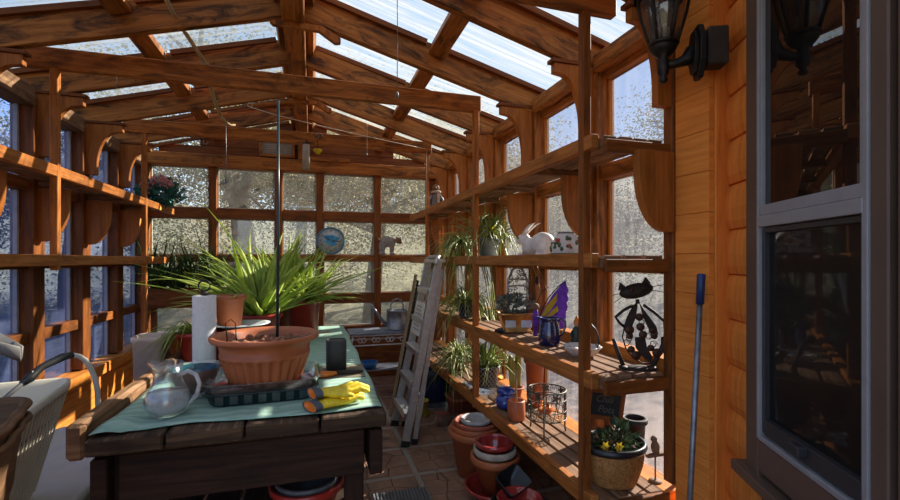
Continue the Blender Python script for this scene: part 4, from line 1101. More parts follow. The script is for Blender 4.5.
# ------------------------------------------------------------------ floor by the shelving
make_pot('flower_pot', 'largest outer terracotta pot of the nested stack in front of the shelf', 'pot', (1.115, 2.99, 0), .135, .188, .315, 'terracotta', 'nested pots on the floor', lip=.05, out=.014)
make_pot('flower_pot', 'middle terracotta pot nested in the largest pot', 'pot', (1.115, 2.99, .045), .125, .170, .30, 'terracotta', 'nested pots on the floor', lip=.04, out=.012)
make_pot('flower_pot', 'inner terracotta pot of the largest nested stack', 'pot', (1.115, 2.99, .085), .11, .150, .285, 'terracotta2', 'nested pots on the floor', lip=.035)
make_pot('flower_pot', 'small pale grey pot sitting in the top of the largest nested stack', 'pot', (1.105, 2.98, .21), .072, .098, .18, 'whitepot', 'nested pots on the floor', lip=.03)
make_pot('flower_pot', 'orange clay pot holding a nested cream pot and a dark red pot', 'pot', (1.10, 2.62, .075), .09, .145, .21, 'terracotta', 'nested pots on the floor', lip=.05)
make_pot('flower_pot', 'cream rimmed pot nested in the orange clay pot', 'pot', (1.095, 2.615, .135), .08, .125, .195, 'beige', 'nested pots on the floor', lip=.04)
make_pot('flower_pot', 'dark red pot nested topmost in the cream pot', 'pot', (1.095, 2.615, .18), .075, .112, .19, 'redglaze', 'nested pots on the floor', lip=.03)
make_pot('bowl', 'wide terracotta bowl under the orange clay pot', 'bowl', (1.09, 2.60, 0), .12, .185, .11, 'redglaze', lip=.02, out=.006)
t = thing('planter', 'black rectangular planter tipped up between the clay pots and the red dish', 'planter', (1.10, 2.41, .160), .35); t.scale = (.85, .85, .85)
g = MB(); g.lathe([(0, 0), (.80, 0), (.98, .10), (1.03, .102), (1.03, .115), (.97, .115), (.78, .01), (0, .01)], 48, sx=.105, sy=.085, fn=lambda a, i: (abs(math.cos(a))**8+abs(math.sin(a))**8)**-.125); mk('pot', g, 'blackplastic', t)
t.rotation_euler = (.55, -.15, .4)
make_pot('flower_pot', 'round black pot holding the red glazed dish, nearest the camera', 'pot', (1.085, 2.24, 0), .11, .155, .17, 'blackplastic', lip=.03)
g = MB(); g.lathe([(0, 0), (.06, 0), (.10, .02), (.122, .05), (.126, .053), (.122, .056), (.112, .05), (.09, .02), (.03, .014), (.012, .024), (0, .026)], 40)
solo('saucer', g, 'redglaze', 'shiny red glazed dish lying in the black pot', 'dish', (1.085, 2.24, .150))
make_pot('planter', 'square-shouldered clay pot in the dark under the shelf by the ladder', 'pot', (1.36, 4.05, 0), .10, .13, .22, 'terracotta2', lip=.03, fn=lambda a, i: (abs(math.cos(a))**8+abs(math.sin(a))**8)**-.125)
t = thing('bucket', 'dark blue bucket on the floor behind the ladder', 'bucket', (1.22, 4.52, 0))
g = MB(); g.lathe([(0, 0), (.13, 0), (.165, .34), (.175, .34), (.175, .355), (.162, .355), (.125, .01), (0, .01)], 36); mk('body', g, 'bluebucket', t)
g = MB(); g.tube(arc((0, 0, .34), .178, .15, PI-.15, 16, (1, 0, 0), (0, -.75, .66)), .004, 6); mk('handle', g, 'galv', t)
make_pot('cup', 'small yellow cup beside the ladder foot', 'cup', (1.02, 4.22, 0), .040, .055, .155, 'yellowcup', lip=.015, out=.004)
t = thing('food_tub', 'clear plastic tub with orange-red contents beside the yellow cup', 'tub', (1.16, 4.03, 0), .1)
g = MB(); g.lathe([(0, 0), (.85, 0), (1, .11), (1.05, .112), (1.05, .118), (.98, .118), (.83, .004), (0, .004)], 44, sx=.12, sy=.17, fn=lambda a, i: (abs(math.cos(a))**7+abs(math.sin(a))**7)**(-1/7)); mk('tub', g, 'clearplastic', t)
g = MB(); g.lathe([(0, .006), (.80, .006), (.86, .05), (.5, .06), (0, .065)], 24, sx=.12, sy=.17); mk('contents', g, 'terracotta2', t)
t = thing('floor_grate', 'grey ribbed boot mat on the pavers beside the table leg', 'mat', (.53, 2.62, 0), -.03)
g = MB(); g.box((0, 0, .006), (.36, .50, .010)); mk('base', g, 'grey', t)
g = MB()
for k in range(17): g.box((-.165+k*.0206, 0, .017), (.011, .49, .012))
mk('rib', g, 'grey', t, .002)

# ------------------------------------------------------------------ bottom shelf (top at .44)
S1 = .4405
t = thing('potted_spider_plant', 'strap-leaved plant in a black and white lattice pot on the bottom shelf', 'plant', (1.36, 3.44, S1+.030))
g = MB(); g.lathe(potprof(.085, .118, .17, .015, .004), 40); mk('pot', g, 'lattice', t)
g = MB(); g.lathe([(0, .12), (.10, .12), (.105, .145), (0, .152)], 24); mk('soil', g, 'soil', t)
g = MB(); strap_leaves(g, 75, (0, 0, .15), (.34, .66), .011, (.5, 1.45), (.3, .95), .05, t=.2, curl=.3, zmin=.03, xr=(-.6, .15)); mk('leaves', g, 'spider', t)
g = MB(); g.lathe([(0, 0), (.85, 0), (.97, .026), (1.02, .028), (1.02, .032), (.95, .031), (.83, .003), (0, .003)], 44, sx=.15, sy=.22, fn=lambda a, i: (abs(math.cos(a))**7+abs(math.sin(a))**7)**(-1/7))
solo('tray', g, 'clearplastic', 'clear plastic tray under the lattice pot', 'tray', (1.37, 3.42, S1))
t = make_pot('potted_spider_plant', 'pale trailing spider plant at the far end of the bottom shelf', 'plant', (1.36, 4.15, S1), .075, .10, .15, 'terracotta2', soil='soil')
g = MB(); strap_leaves(g, 150, (0, 0, .13), (.25, .60), .008, (.2, 1.4), (.6, 1.5), .05, t=.2, curl=.4, xr=(-.6, .15)); mk('leaves', g, 'spider', t)
t = thing('glass_jar', 'squat cobalt blue glass jar on the bottom shelf', 'jar', (1.33, 2.97, S1))
g = MB(); g.lathe([(0, 0), (.055, 0), (.075, .025), (.078, .05), (.066, .08), (.045, .092), (.05, .10), (.045, .10), (.0, .095)], 32, fn=lambda a, i: 1+.04*math.sin(3*a+i)); mk('body', g, 'blueglaze', t)
g = MB(); g.lathe([(.046, .096), (.062, .105), (.066, .12), (.05, .142), (.02, .15), (0, .15)], 28, fn=lambda a, i: 1+.07*math.sin(4*a+i*2)); mk('lid', g, 'blueglaze', t)
t = thing('clay_jar', 'small orange clay jar with a stick in it on the bottom shelf', 'jar', (1.30, 2.735, S1))
g = MB(); g.lathe([(0, 0), (.055, 0), (.060, .01), (.058, .12), (.052, .13), (.047, .128), (.052, .02), (0, .02)], 32)
g.ball((-.045, -.035, .07), (.012, .012, .03), 8, 6); mk('jar', g, 'terracotta', t)
g = MB(); g.tube([(.005, .0, .02), (.0, 0, .20), (-.002, 0, .33)], .006, 7); mk('stick', g, 'bamboo', t)
t = thing('cactus', 'two-armed yellow-green cactus by the window on the bottom shelf', 'cactus', (1.50, 3.18, S1))
g = MB(); g.lathe(potprof(.045, .06, .08, .015), 24); mk('pot', g, 'terracotta2', t)
rib = lambda a, i: 1+.12*math.cos(8*a)
g = MB()
for x, y, h_, lx in ((-.022, -.01, .33, -.02), (.025, .01, .36, .012)):
    b0 = len(g.v); g.lathe([(0, .06), (.020, .06), (.024, .12), (.025, h_*.6), (.024, h_*.88), (.016, h_*.97), (0, h_)], 32, (x, y, 0), fn=rib)
    for i in range(b0, len(g.v)): p = g.v[i]; g.v[i] = V((p.x+lx*(p.z/h_)**2, p.y, p.z))
g.tube([(-.04, -.01, .22), (-.068, -.012, .23), (-.075, -.012, .27)], [.016, .017, .010], 10)
mk('stem', g, 'cactus', t)
make_pot('flower_pot', 'orange clay pot by the glass behind the wire basket', 'pot', (1.55, 2.95, S1), .05, .07, .34, 'terracotta', lip=.03)
# wire planter
t = thing('wire_basket', 'round scrolled wire basket on legs on the bottom shelf', 'basket', (1.375, 2.465, S1))
R = .118
g = MB()
for zz, r in ((.10, .0035), (.15, .0025), (.215, .003), (.268, .0045)): g.tube([(R*math.cos(a), R*math.sin(a), zz) for a in [2*PI*k/36 for k in range(36)]], [r]*36, 6, True)
for k in range(-4, 5):
    x = k*.025; q = math.sqrt(max(0, R*R-x*x)); g.tube([(x, -q, .10), (x, q, .10)], .0018, 5); g.tube([(-q, x, .10), (q, x, .10)], .0018, 5)
mk('hoop', g, 'wire', t)
g = MB()
for k in range(14):
    a0 = 2*PI*k/14
    for s in (1, -1):
        g.tube([(R*math.cos(a0+s*(.02+.19*math.sin(q*PI*.5))), R*math.sin(a0+s*(.02+.19*math.sin(q*PI*.5))), .10+.115*q) for q in [j/8 for j in range(9)]], .0018, 5)
        g.tube([(R*math.cos(a0+s*(.10+.07*math.cos(q))), R*math.sin(a0+s*(.10+.07*math.cos(q))), .240+.022*math.sin(q)) for q in [j*.6 for j in range(8)]], .0018, 5)
mk('scrollwork', g, 'wire', t)
for k in range(7):
    g = MB(); a = 2*PI*k/7+.2; c = V((R*math.cos(a), R*math.sin(a), .242)); tx = V((-math.sin(a), math.cos(a), 0)); 
    pts = [(.020*(1+.35*math.cos(5*q))*math.cos(q), .020*(1+.35*math.cos(5*q))*math.sin(q)) for q in [2*PI*j/30 for j in range(30)]]
    g.prism(pts, c, tx, (0, 0, 1), .003); mk('leaf_ornament', g, 'wire', t)
for k in range(3):
    a = 2*PI*k/3-2.2; g = MB(); c, s_ = math.cos(a), math.sin(a)
    g.tube([(R*c, R*s_, .268), (R*1.02*c, R*1.02*s_, .12), (R*1.02*c, R*1.02*s_, .03), (R*1.06*c, R*1.06*s_, .004)], .0055, 7); mk('leg', g, 'wire', t)
g = MB(); g.ball((0, 0, .028), (.05, .022, .026)); g.prism([(-.04, 0), (-.085, .032), (-.075, 0), (-.085, -.028)], (0, 0, .03), (1, 0, 0), (0, 0, 1), .008); g.prism([(-.02, .02), (.01, .045), (.02, .02)], (0, 0, .03), (1, 0, 0), (0, 0, 1), .006)
solo('glass_fish', g, 'orangeglass', 'small orange glass fish inside the wire basket', 'ornament', (1.385, 2.475, S1+.105), .4)
# wicker basket with plants
t = thing('wicker_planter', 'woven wicker basket with a dark liner and mixed plants nearest the camera', 'basket', (1.385, 1.845, S1), 0)
prof = []; nz = 22
for i in range(nz+1):
    q = i/nz; prof.append((.100+.032*math.sin(q*PI*.55), q*.165))
g = MB(); g.lathe([(0, 0)]+prof+[(.118, .165), (.09, .008), (0, .008)], 112, sx=1.12, fn=lambda a, i: 1+(.020*math.cos(a*28+(i % 2)*PI) if 1 <= i <= nz+1 else 0)); mk('weave', g, 'wicker', t)
g = MB(); g.lathe([(.118, .15), (.142, .160), (.146, .172), (.142, .190), (.130, .192), (.122, .175), (.11, .10)], 48, sx=1.12); mk('liner', g, 'blackplastic', t)
g = MB(); g.lathe([(0, .12), (.117, .12), (.12, .16), (0, .172)], 28, sx=1.1); mk('soil', g, 'soil', t)
g = MB(); bush(g, 230, (0, -.01, .19), (.12, .10, .04), .04, .02, .3); bush(g, 34, (.04, 0, .22), (.05, .05, .025), .06, .024, .6); mk('foliage', g, 'darkleaf', t)
g = MB(); bush(g, 90, (-.03, -.02, .19), (.11, .09, .04), .035, .02, .2); mk('dry_leaves', g, 'carvedbrown', t)
for px_, py_ in ((-.10, -.075), (-.045, -.10)):
    g = MB()
    for k in range(6): a = k*PI/3; g.petal((px_, py_, .205), (math.cos(a), -.35, math.sin(a)), .03, .016, (0, -1, 0))
    mk('flower', g, 'yellowflower', t)
# chalk sign
t = thing('plant_sign', 'orange-framed chalkboard sign on a stick standing in the wicker basket', 'sign', (1.425, 1.955, S1+.135), -.30)
Rt = Matrix.Rotation(.14, 3, 'Y')
g = MB(); cz = V((0, 0, .19))
for x in (-.085, .085): g.box(cz+Rt @ V((x, 0, 0)), (.022, .014, .155), Rt)
for z in (-.0665, .0665): g.box(cz+Rt @ V((0, 0, z)), (.148, .014, .022), Rt)
mk('frame', g, 'signframe', t, .002)
g = MB(); g.box(cz, (.150, .008, .113), Rt); bd = mk('chalkboard', g, 'chalk', t)
g = MB(); g.beam((.012, .006, -.03), (.0, .006, .125), .016, .008); mk('stick', g, 'signframe', t)
for txt, dz, dx in (('Chili', .026, -.01), ('Pots', -.024, .005)):
    cu = bpy.data.curves.new('chalk_writing', 'FONT'); cu.body = txt; cu.size = .048; cu.align_x = 'CENTER'; cu.align_y = 'CENTER'; cu.extrude = .0005; cu.shear = .25
    to = bpy.data.objects.new('chalk_writing', cu); me = bpy.data.meshes.new_from_object(to); bpy.data.objects.remove(to)
    me.materials.clear(); me.materials.append(M['chalkline'])
    o = bpy.data.objects.new('chalk_writing', me); COL.objects.link(o); o.parent = bd
    o.location = cz+Rt @ V((dx, -.0048, dz)); o.rotation_euler = (Rt @ Matrix.Rotation(PI/2, 3, 'X')).to_euler()
make_pot('flower_pot', 'dark weathered pot behind the wicker basket by the glass', 'pot', (1.585, 1.935, S1), .040, .055, .25, 'bronzebox', lip=.03, soil='soil')
t = thing('bird_ornament', 'brown wooden bird on a short perch by the window right of the wicker basket', 'ornament', (1.57, 1.77, S1))
g = MB(); g.ball((0, 0, .165), (.022, .02, .034)); g.ball((-.008, 0, .205), (.016, .016, .017)); g.tube([(-.02, 0, .207), (-.035, 0, .205)], [.006, .001], 6); g.tube([(.008, 0, .15), (.03, 0, .115)], [.012, .004], 7); mk('bird', g, 'carvedbrown', t, remesh=.004)
g = MB(); g.box((.0, 0, .128), (.10, .02, .014)); g.tube([(0, 0, .0), (0, 0, .125)], .004, 6); g.lathe([(0, 0), (.03, 0), (.03, .006), (0, .008)], 16); mk('perch', g, 'carvedbrown', t)

# ------------------------------------------------------------------ middle shelf (top at .985)
S2 = .9855
t = thing('cat_sculpture', 'rusty metal cat sculpture with crossed ribs sitting at the near end of the middle shelf', 'sculpture', (1.478, 1.775, S2), -.38)
K = .00106
def q(x, z): return V(((x-150)*K, 0, (445-z)*K))
g = MB(); Rh = Matrix.Rotation(-.22, 3, 'Y')
b0 = len(g.v); g.ball((0, 0, 0), (.080, .028, .036), 20, 12)
hc = q(140, 97)
for i in range(b0, len(g.v)): g.v[i] = hc+Rh @ g.v[i]
for ex, s in ((-.058, -1), (.050, 1)):
    g.prism([(-.022, 0), (.022, 0), (.006*s, .034)], hc+Rh @ V((ex, 0, .020)), Rh @ V((1, 0, 0)), Rh @ V((0, 0, 1)), .014)
mk('head', g, 'rust', t)
for s, ex in ((-1, -.078), (1, .078)):
    for dz in (-.012, .004):
        g = MB(); g.tube([hc+Rh @ V((ex*.9, -.01, dz)), hc+Rh @ V((ex+s*.038, -.02, dz*2.2-.004))], .0018, 5); mk('whisker', g, 'rust', t)
for s in (-1, 1):
    g = MB(); g.lathe([(0, 0), (.011, 0), (.011, .004), (0, .006)], 14, hc+Rh @ V((s*.028, -.026, .010)), axis=Matrix.Rotation(PI/2, 3, 'X')); mk('eye', g, 'rustdisc', t)
g = MB(); g.tube([q(145, 135), q(147, 155)], .010, 10)
def blade(pts, dy=0): g.prism([((x-150)*K, (445-z)*K) for x, z in pts], (0, dy, 0), (1, 0, 0), (0, 0, 1), .010)
blade([(138, 150), (146, 160), (138, 215), (120, 262), (84, 262), (100, 215), (118, 178)])
blade([(154, 150), (170, 175), (200, 215), (228, 255), (236, 290), (215, 310), (198, 275), (172, 215)], .004)
blade([(135, 305), (178, 300), (186, 345), (210, 390), (205, 420), (160, 385), (138, 350)], .002)
mk('torso', g, 'rust', t, .002)
g = MB(); g.tube([q(128, 160), q(85, 185), q(50, 215), q(66, 238), q(88, 258)], .0075, 8); mk('arm', g, 'rust', t)
g = MB(); g.tube([q(172, 160), q(215, 190), q(262, 232), q(265, 285), q(262, 330)], .0075, 8); mk('arm', g, 'rust', t)
g = MB(); g.tube([q(82, 432)+V((0, -.01, 0)), q(60, 375), q(40, 312)], [.010, .010, .009], 8); mk('leg', g, 'rust', t)
g = MB(); g.tube([q(205, 436)+V((0, -.01, 0)), q(235, 385), q(262, 340), q(262, 300)], [.011, .011, .018, .016], 10); mk('leg', g, 'rust', t)
g = MB(); g.tube([q(88, 262), q(80, 305), q(95, 355), q(125, 395), q(165, 420), q(200, 420), q(228, 400), q(248, 350)], .0035, 7)
for k in range(6):
    c = q((110, 165, 195, 215, 100, 190)[k], (310, 235, 300, 335, 330, 400)[k]); g.tube([c+V((.018*math.cos(a)*(1-a/16), 0, .018*math.sin(a)*(1-a/16))) for a in [j*.6 for j in range(14)]], .0022, 5)
mk('wire_curls', g, 'rust', t)
for x, z, r in ((150, 213, 17), (155, 257, 18), (166, 291, 18), (107, 270, 21), (205, 272, 14), (214, 296, 15), (116, 357, 15), (136, 384, 20), (226, 371, 20), (200, 350, 15), (108, 297, 15)):
    g = MB(); g.lathe([(0, -.003), (r*K, -.003), (r*K, .003), (0, .003)], 20, q(x, z)+V((0, -.010, 0)), axis=Matrix.Rotation(PI/2, 3, 'X')); mk('disc', g, 'rustdisc', t)
g = MB(); g.lathe([(0, 0), (.085, 0), (.085, .006), (.04, .014), (0, .016)], 28, (0, 0, 0), sy=.6)
g.ball((-.075, -.015, .010), (.022, .03, .010)); g.ball((.055, -.015, .010), (.024, .03, .010)); mk('base', g, 'rust', t)

t = thing('enamel_pitcher', 'dark blue enamel pitcher in the middle of the shelf', 'pitcher', (1.375, 2.43, S2), -.35)
g = MB(); g.lathe([(0, 0), (.058, 0), (.064, .008), (.066, .05), (.060, .10), (.050, .135), (.048, .155), (.055, .165), (.052, .166), (.045, .155), (.047, .13), (.06, .01), (0, .01)], 36)
for i, p in enumerate(g.v):
    if p.z > .14 and p.x < 0: f = (p.z-.14)/.025; g.v[i] = V((p.x-.022*f*max(0, -p.x/.05)**3, p.y, p.z+.006*f*max(0, -p.x/.05)**2))
mk('body', g, 'blueenamel', t)
g = MB(); g.tube([(.048, 0, .145), (.075, 0, .158), (.095, 0, .145), (.096, 0, .11), (.08, 0, .07), (.062, 0, .045)], [.008, .0075, .007, .007, .007, .006], 8); mk('handle', g, 'blueenamel', t)

# brass planter with ornate chair-shaped trellis
t = thing('brass_planter', 'square brass planter with pale panels and a dusty plant', 'planter', (1.405, 2.96, S2), -.25)
g = MB(); sqr = lambda a, i: (abs(math.cos(a))**12+abs(math.sin(a))**12)**(-1/12)
g.lathe([(0, .0), (.095, .0), (.10, .012), (.088, .02), (.118, .122), (.130, .126), (.132, .14), (.126, .142), (.11, .13), (.08, .02), (0, .02)], 56, sx=1.05, sy=.8, fn=sqr); mk('box', g, 'brass', t)
g = MB(); Rp = Matrix.Rotation(.22, 3, 'X')
for x in (-.055, .055): g.box((x, -.0885, .072), (.075, .006, .062), Matrix.Rotation(-.22, 3, 'X'))
mk('pale_panel', g, 'clockface', t, .002)
g = MB(); g.box((0, 0, .115), (.20, .14, .03)); mk('soil', g, 'soil', t)
g = MB(); bush(g, 300, (-.03, -.02, .19), (.12, .07, .075), .045, .02, .4); mk('foliage', g, 'drygreen', t)
t = thing('miniature_chair', 'small ornate tarnished metal chair back standing in the brass planter', 'ornament', (1.43, 2.985, S2+.131), -.25); t.scale = (1.25, 1.0, 1.2)
g = MB()
for x in (-.055, .055): g.tube([(x, 0, 0), (x*1.05, 0, .10), (x, 0, .20), (x*.7, 0, .235)], .007, 8)
for z in (.06, .11, .16, .20): g.tube([(-.055, 0, z), (0, -.006, z+.006), (.055, 0, z)], .005, 7)
g.tube(arc((0, 0, .235), .038, 0, PI, 10, (1, 0, 0), (0, 0, 1)), .007, 8)
mk('frame', g, 'silver', t)
for k in range(26):
    g = MB(); x = random.uniform(-.06, .06); z = random.uniform(.03, .26); g.tube([(x+.012*math.cos(a)*(1-a/12), -.008, z+.012*math.sin(a)*(1-a/12)) for a in [j*.7 for j in range(11)]], .0032, 5); mk('openwork', g, 'silver', t)

# stained glass butterfly
t = thing('glass_butterfly', 'purple and yellow stained glass butterfly stake against the window', 'ornament', (1.455, 2.76, S2), -.38); t.scale = (1.3, 1.2, 1.32)
def wing(pts, mat, nm, dy, par=t):
    g = MB(); g.prism([(x*.0034, z*.0034) for x, z in pts], (0, dy, 0), (1, 0, 0), (0, 0, 1), .005); return mk(nm, g, mat, par)
w0 = wing([(4, 18), (14, 42), (26, 62), (38, 76), (46, 84), (47, 76), (51, 70), (48, 63), (51, 56), (47, 50), (49, 43), (46, 36), (46, 26), (43, 20), (44, 12), (38, 6), (30, 4), (20, 8), (10, 12)], 'purple', 'wing', 0)
wing([(8, 28), (16, 44), (26, 56), (33, 64), (32, 52), (24, 40), (14, 30)], 'yglass', 'yellow_cell', -.004, w0)
wing([(14, 28), (24, 37), (33, 46), (35, 38), (26, 31), (16, 27)], 'yglass', 'yellow_cell', -.004, w0)
wing([(6, 20), (12, 26), (32, 30), (34, 23), (20, 19), (10, 16)], 'tglass', 'turquoise_cell', -.004, w0)
wing([(18, 13), (22, 17), (36, 20), (37, 12), (30, 8)], 'yglass', 'yellow_cell', -.004, w0)
g = MB(); g.tube([V((x*.0034, -.002, z*.0034)) for x, z in ((4, 22), (10, 40), (20, 58), (34, 74), (46, 84))], .003, 6); g.tube([V((x*.0034, -.003, z*.0034)) for x, z in ((5, 24), (18, 30), (34, 34))], .002, 5); mk('lead_line', g, 'blackmetal', t)
g = MB(); g.tube([(0, -.004, .0), (0, -.004, .10), (.002, -.004, .14)], [.012, .016, .010], 10); mk('body', g, 'purple', t)
g = MB(); g.ball((-.004, -.012, .150), (.024, .020, .020)); mk('head', g, 'carvedbrown', t)
g = MB(); g.tube([(-.006, -.008, .16), (-.012, -.008, .22), (-.004, -.008, .27), (.006, -.008, .30)], .0022, 5); g.tube([(-.008, -.008, .16), (-.035, -.008, .21), (-.045, -.008, .26), (-.030, -.008, .22), (-.014, -.008, .17)], .0018, 5); g.ball((.008, -.008, .285), (.008, .006, .024), 8, 6); g.tube([(0, -.008, .16), (.03, -.008, .22), (.06, -.008, .25), (.08, -.008, .245)], .002, 5); mk('antenna', g, 'blackmetal', t)

t = thing('gnome_figurine', 'small dark green figurine with a peach face beside the butterfly', 'figurine', (1.535, 2.385, S2), -.4)
g = MB(); g.lathe([(0, 0), (.035, 0), (.036, .02), (.030, .07), (.022, .10), (.012, .112), (0, .114)], 24, sy=.8); g.tube([(.02, 0, .085), (.035, -.015, .06), (.03, -.03, .045)], .009, 8); g.tube([(-.02, 0, .085), (-.034, -.012, .065), (-.028, -.03, .055)], .009, 8); mk('coat', g, 'greenpaint', t)
g = MB(); g.ball((0, -.004, .125), .018); g.ball((0, -.022, .123), .004, 6, 4); mk('face', g, 'flesh', t)
g = MB(); g.lathe([(.021, .132), (.016, .148), (.006, .172), (0, .178)], 18, (0, -.002, 0)); mk('hat', g, 'orange', t)

t = thing('flower_dish', 'white ceramic flower-shaped dish with a black wire handle next to the post', 'dish', (1.385, 2.10, S2))
pet = lambda a, i: 1+.13*abs(math.cos(4*a))*(i > 0)
g = MB(); g.lathe([(0, 0), (.05, 0), (.07, .02), (.088, .048), (.092, .055), (.086, .054), (.064, .022), (.045, .008), (0, .008)], 64, fn=pet); mk('dish', g, 'ceramicwhite', t)
g = MB()
for k in range(3):
    a = 2.4+k*.8; c = V((.075*math.cos(a), .075*math.sin(a), .045))
    for j in range(7): b_ = j*PI*2/7; g.petal(c, (math.cos(b_), math.sin(b_), .5), .03, .022, (0, 0, 1))
mk('flower', g, 'ceramicwhite', t)
g = MB(); g.tube([(.06, -.05, .045), (.085, -.03, .09), (.088, 0, .135), (.07, .02, .165), (.04, .03, .17)], .0035, 6); g.tube([(.03, -.08, .05), (.09, -.05, .05), (.098, .03, .055)], .003, 6); mk('wire_handle', g, 'blackmetal', t)

t = thing('lizard_figurine', 'tiny black lizard figurine on the front rail beside the brass planter', 'figurine', (1.262, 2.93, S2))
g = MB(); g.tube([(0, -.05, .018), (0, -.03, .024), (.003, 0, .020), (-.003, .035, .014), (.005, .07, .008), (.02, .095, .007)], [.008, .016, .017, .012, .006, .002], 10)
for x in (-.024, .024):
    for y in (-.02, .025): g.tube([(0, y, .018), (x*.8, y, .016), (x, y-.01, .004)], .005, 6)
mk('body', g, 'blackplastic', t)

t = thing('hanging_spider_plant', 'spider plant in a dark wire pot at the far end of the middle shelf', 'plant', (1.34, 3.85, S2))
g = MB(); g.lathe(potprof(.06, .085, .13, .012, .003), 30); mk('pot', g, 'blackplastic', t)
g = MB()
for k in range(16):
    for s in (1, -1): g.tube([((.064+.026*f)*math.cos(2*PI*k/16+s*f*.9), (.064+.026*f)*math.sin(2*PI*k/16+s*f*.9), .128*f) for f in [j/5 for j in range(6)]], .0018, 5)
mk('wire_lattice', g, 'whitepot', t)
g = MB(); strap_leaves(g, 190, (0, 0, .12), (.25, .60), .008, (.1, 1.45), (.4, 1.4), .05, t=.2, curl=.4, xr=(-.6, .15)); mk('leaves', g, 'spider', t)

# ------------------------------------------------------------------ shelf at eye level (top at 1.522)
S3 = 1.5225
t = make_pot('potted_spider_plant', 'spider plant in a dark grey pot on the eye-level shelf', 'plant', (1.36, 3.37, S3+.006), .070, .085, .155, 'greypot', soil='soil', lip=.045, out=.006)
g = MB(); strap_leaves(g, 150, (0, 0, .14), (.34, .74), .0095, (.35, 1.4), (.35, 1.15), .04, t=.2, curl=.35, xr=(-.7, .15)); 
mk('leaves', g, 'spider', t)
g = MB(); bush(g, 30, (-.02, -.09, .20), (.025, .02, .03), .03, .02); mk('plantlet', g, 'yglass', t)
g = MB(); g.lathe([(0, 0), (.11, 0), (.145, .006), (.146, .009), (.11, .005), (0, .005)], 40)
solo('plate', g, 'ceramicwhite', 'flat pale plate under the dark grey pot', 'plate', (1.365, 3.34, S3), 0)

t = thing('rabbit_figurine', 'white ceramic rabbit with ears laid back on the eye-level shelf', 'figurine', (1.375, 2.60, S3), 2.35-PI/2)
# the rabbit faces -x in its own frame
g = MB()
g.ball((.045, 0, .075), (.078, .058, .068), 20, 14); g.ball((-.04, 0, .06), (.055, .045, .055), 18, 12); g.ball((.075, -.03, .045), (.045, .038, .045), 16, 10); g.ball((.075, .03, .045), (.045, .038, .045), 16, 10)
g.ball((-.085, 0, .105), (.042, .034, .036), 18, 12); g.ball((-.115, 0, .095), (.022, .022, .022), 12, 8); g.ball((-.06, 0, .08), (.04, .035, .04), 14, 10)
g.tube([(-.075, -.022, .015), (-.11, -.022, .010)], [.016, .012], 8); g.tube([(-.075, .022, .015), (-.11, .022, .010)], [.016, .012], 8)
g.tube([(.03, -.045, .010), (.10, -.045, .012)], [.016, .018], 8); g.tube([(.03, .045, .010), (.10, .045, .012)], [.016, .018], 8); g.ball((.125, 0, .05), .022)
mk('body', g, 'ceramicwhite', t, remesh=.005)
for s in (-1, 1):
    g = MB(); g.leaf([(-.085, s*.014, .125), (-.055, s*.020, .160), (-.02, s*.026, .188), (.012, s*.030, .200)], [.010, .020, .018, .004], .3); mk('ear', g, 'ceramicwhite', t)
    g = MB(); g.ball((-.103, s*.030, .112), (.005, .004, .005), 8, 6); mk('eye', g, 'blackplastic', t)
t.rotation_euler = (0, 0, -1.05); t.scale = (1.08, 1.08, 1.08)

t = thing('lamp_globe', 'white domed shade painted with red birds and leaves on a green saucer', 'ornament', (1.375, 2.245, S3)); t.scale = (1.12, 1.12, 1.12)
g = MB(); g.lathe([(0, 0), (.075, 0), (.084, .010), (.080, .014), (.05, .012), (0, .012)], 36); mk('saucer', g, 'greenpaint', t)
dome = [(.072, .013), (.074, .03), (.068, .065), (.055, .095), (.040, .112), (.037, .120), (.034, .120), (.036, .110)]
g = MB(); g.lathe(dome, 40); dm = mk('shade', g, 'ceramicwhite', t)
g = MB(); g.lathe([(.040, .112), (.041, .121), (.033, .121)], 30); mk('top_ring', g, 'greypot', t)
def onDome(a, z):
    for (r0, z0), (r1, z1) in zip(dome, dome[1:]):
        if z0 <= z <= z1: r = r0+(r1-r0)*(z-z0)/(z1-z0); break
    return V((math.cos(a)*r, math.sin(a)*r, z))
for nm, mat, n_, sz in (('red_bird', 'redmotif', 4, .016), ('painted_leaf', 'greenmotif', 40, .018)):
    for k in range(n_):
        g = MB()
        a = (-2.75, -1.9, -1.1, -.4)[k] if nm == 'red_bird' else random.uniform(-4.2, .8); z = random.uniform(.025, .09) if nm != 'red_bird' else (.075, .05, .07, .055)[k]
        c = onDome(a, z); nr = V((math.cos(a), math.sin(a), .45)).normalized(); g.ball(c+nr*.0005, (sz*random.uniform(.5, 1), sz*random.uniform(.5, 1), sz*random.uniform(.5, .9)) if nm == 'red_bird' else (sz*.5, sz*.5, sz*random.uniform(.3, .8)), 8, 5)
        mk(nm, g, mat, dm)

t = make_pot('trailing_spider_plant', 'trailing spider plant hanging over the eye-level shelf edge above the ladder', 'plant', (1.33, 3.96, S3), .065, .085, .13, 'terracotta2', soil='soil')
g = MB(); strap_leaves(g, 150, (0, 0, .12), (.3, .62), .0085, (.3, 1.4), (.9, 2.1), .05, t=.2, curl=.4, xr=(-.6, .15), az=(1.2, 5.4))
mk('leaves', g, 'spider', t)
t = thing('lattice_ornament', 'orange woven fence ornament at the far end of the eye-level shelf', 'ornament', (1.36, 4.45, S3), -.2)
g = MB()
for k in range(7): x = -.10+k*.033; g.box((x, 0, .14+.03*math.sin(k*2)), (.014, .010, .28+.06*math.sin(k*2)))
for z in (.06, .16, .25): g.box((0, -.008, z), (.23, .008, .016))
mk('slats', g, 'orange', t, .002)
t = thing('hanging_figure', 'grey cloth figure with beige scarf perched at the far end of the top right shelf', 'figurine', (1.36, 4.98, 2.053), -.3)
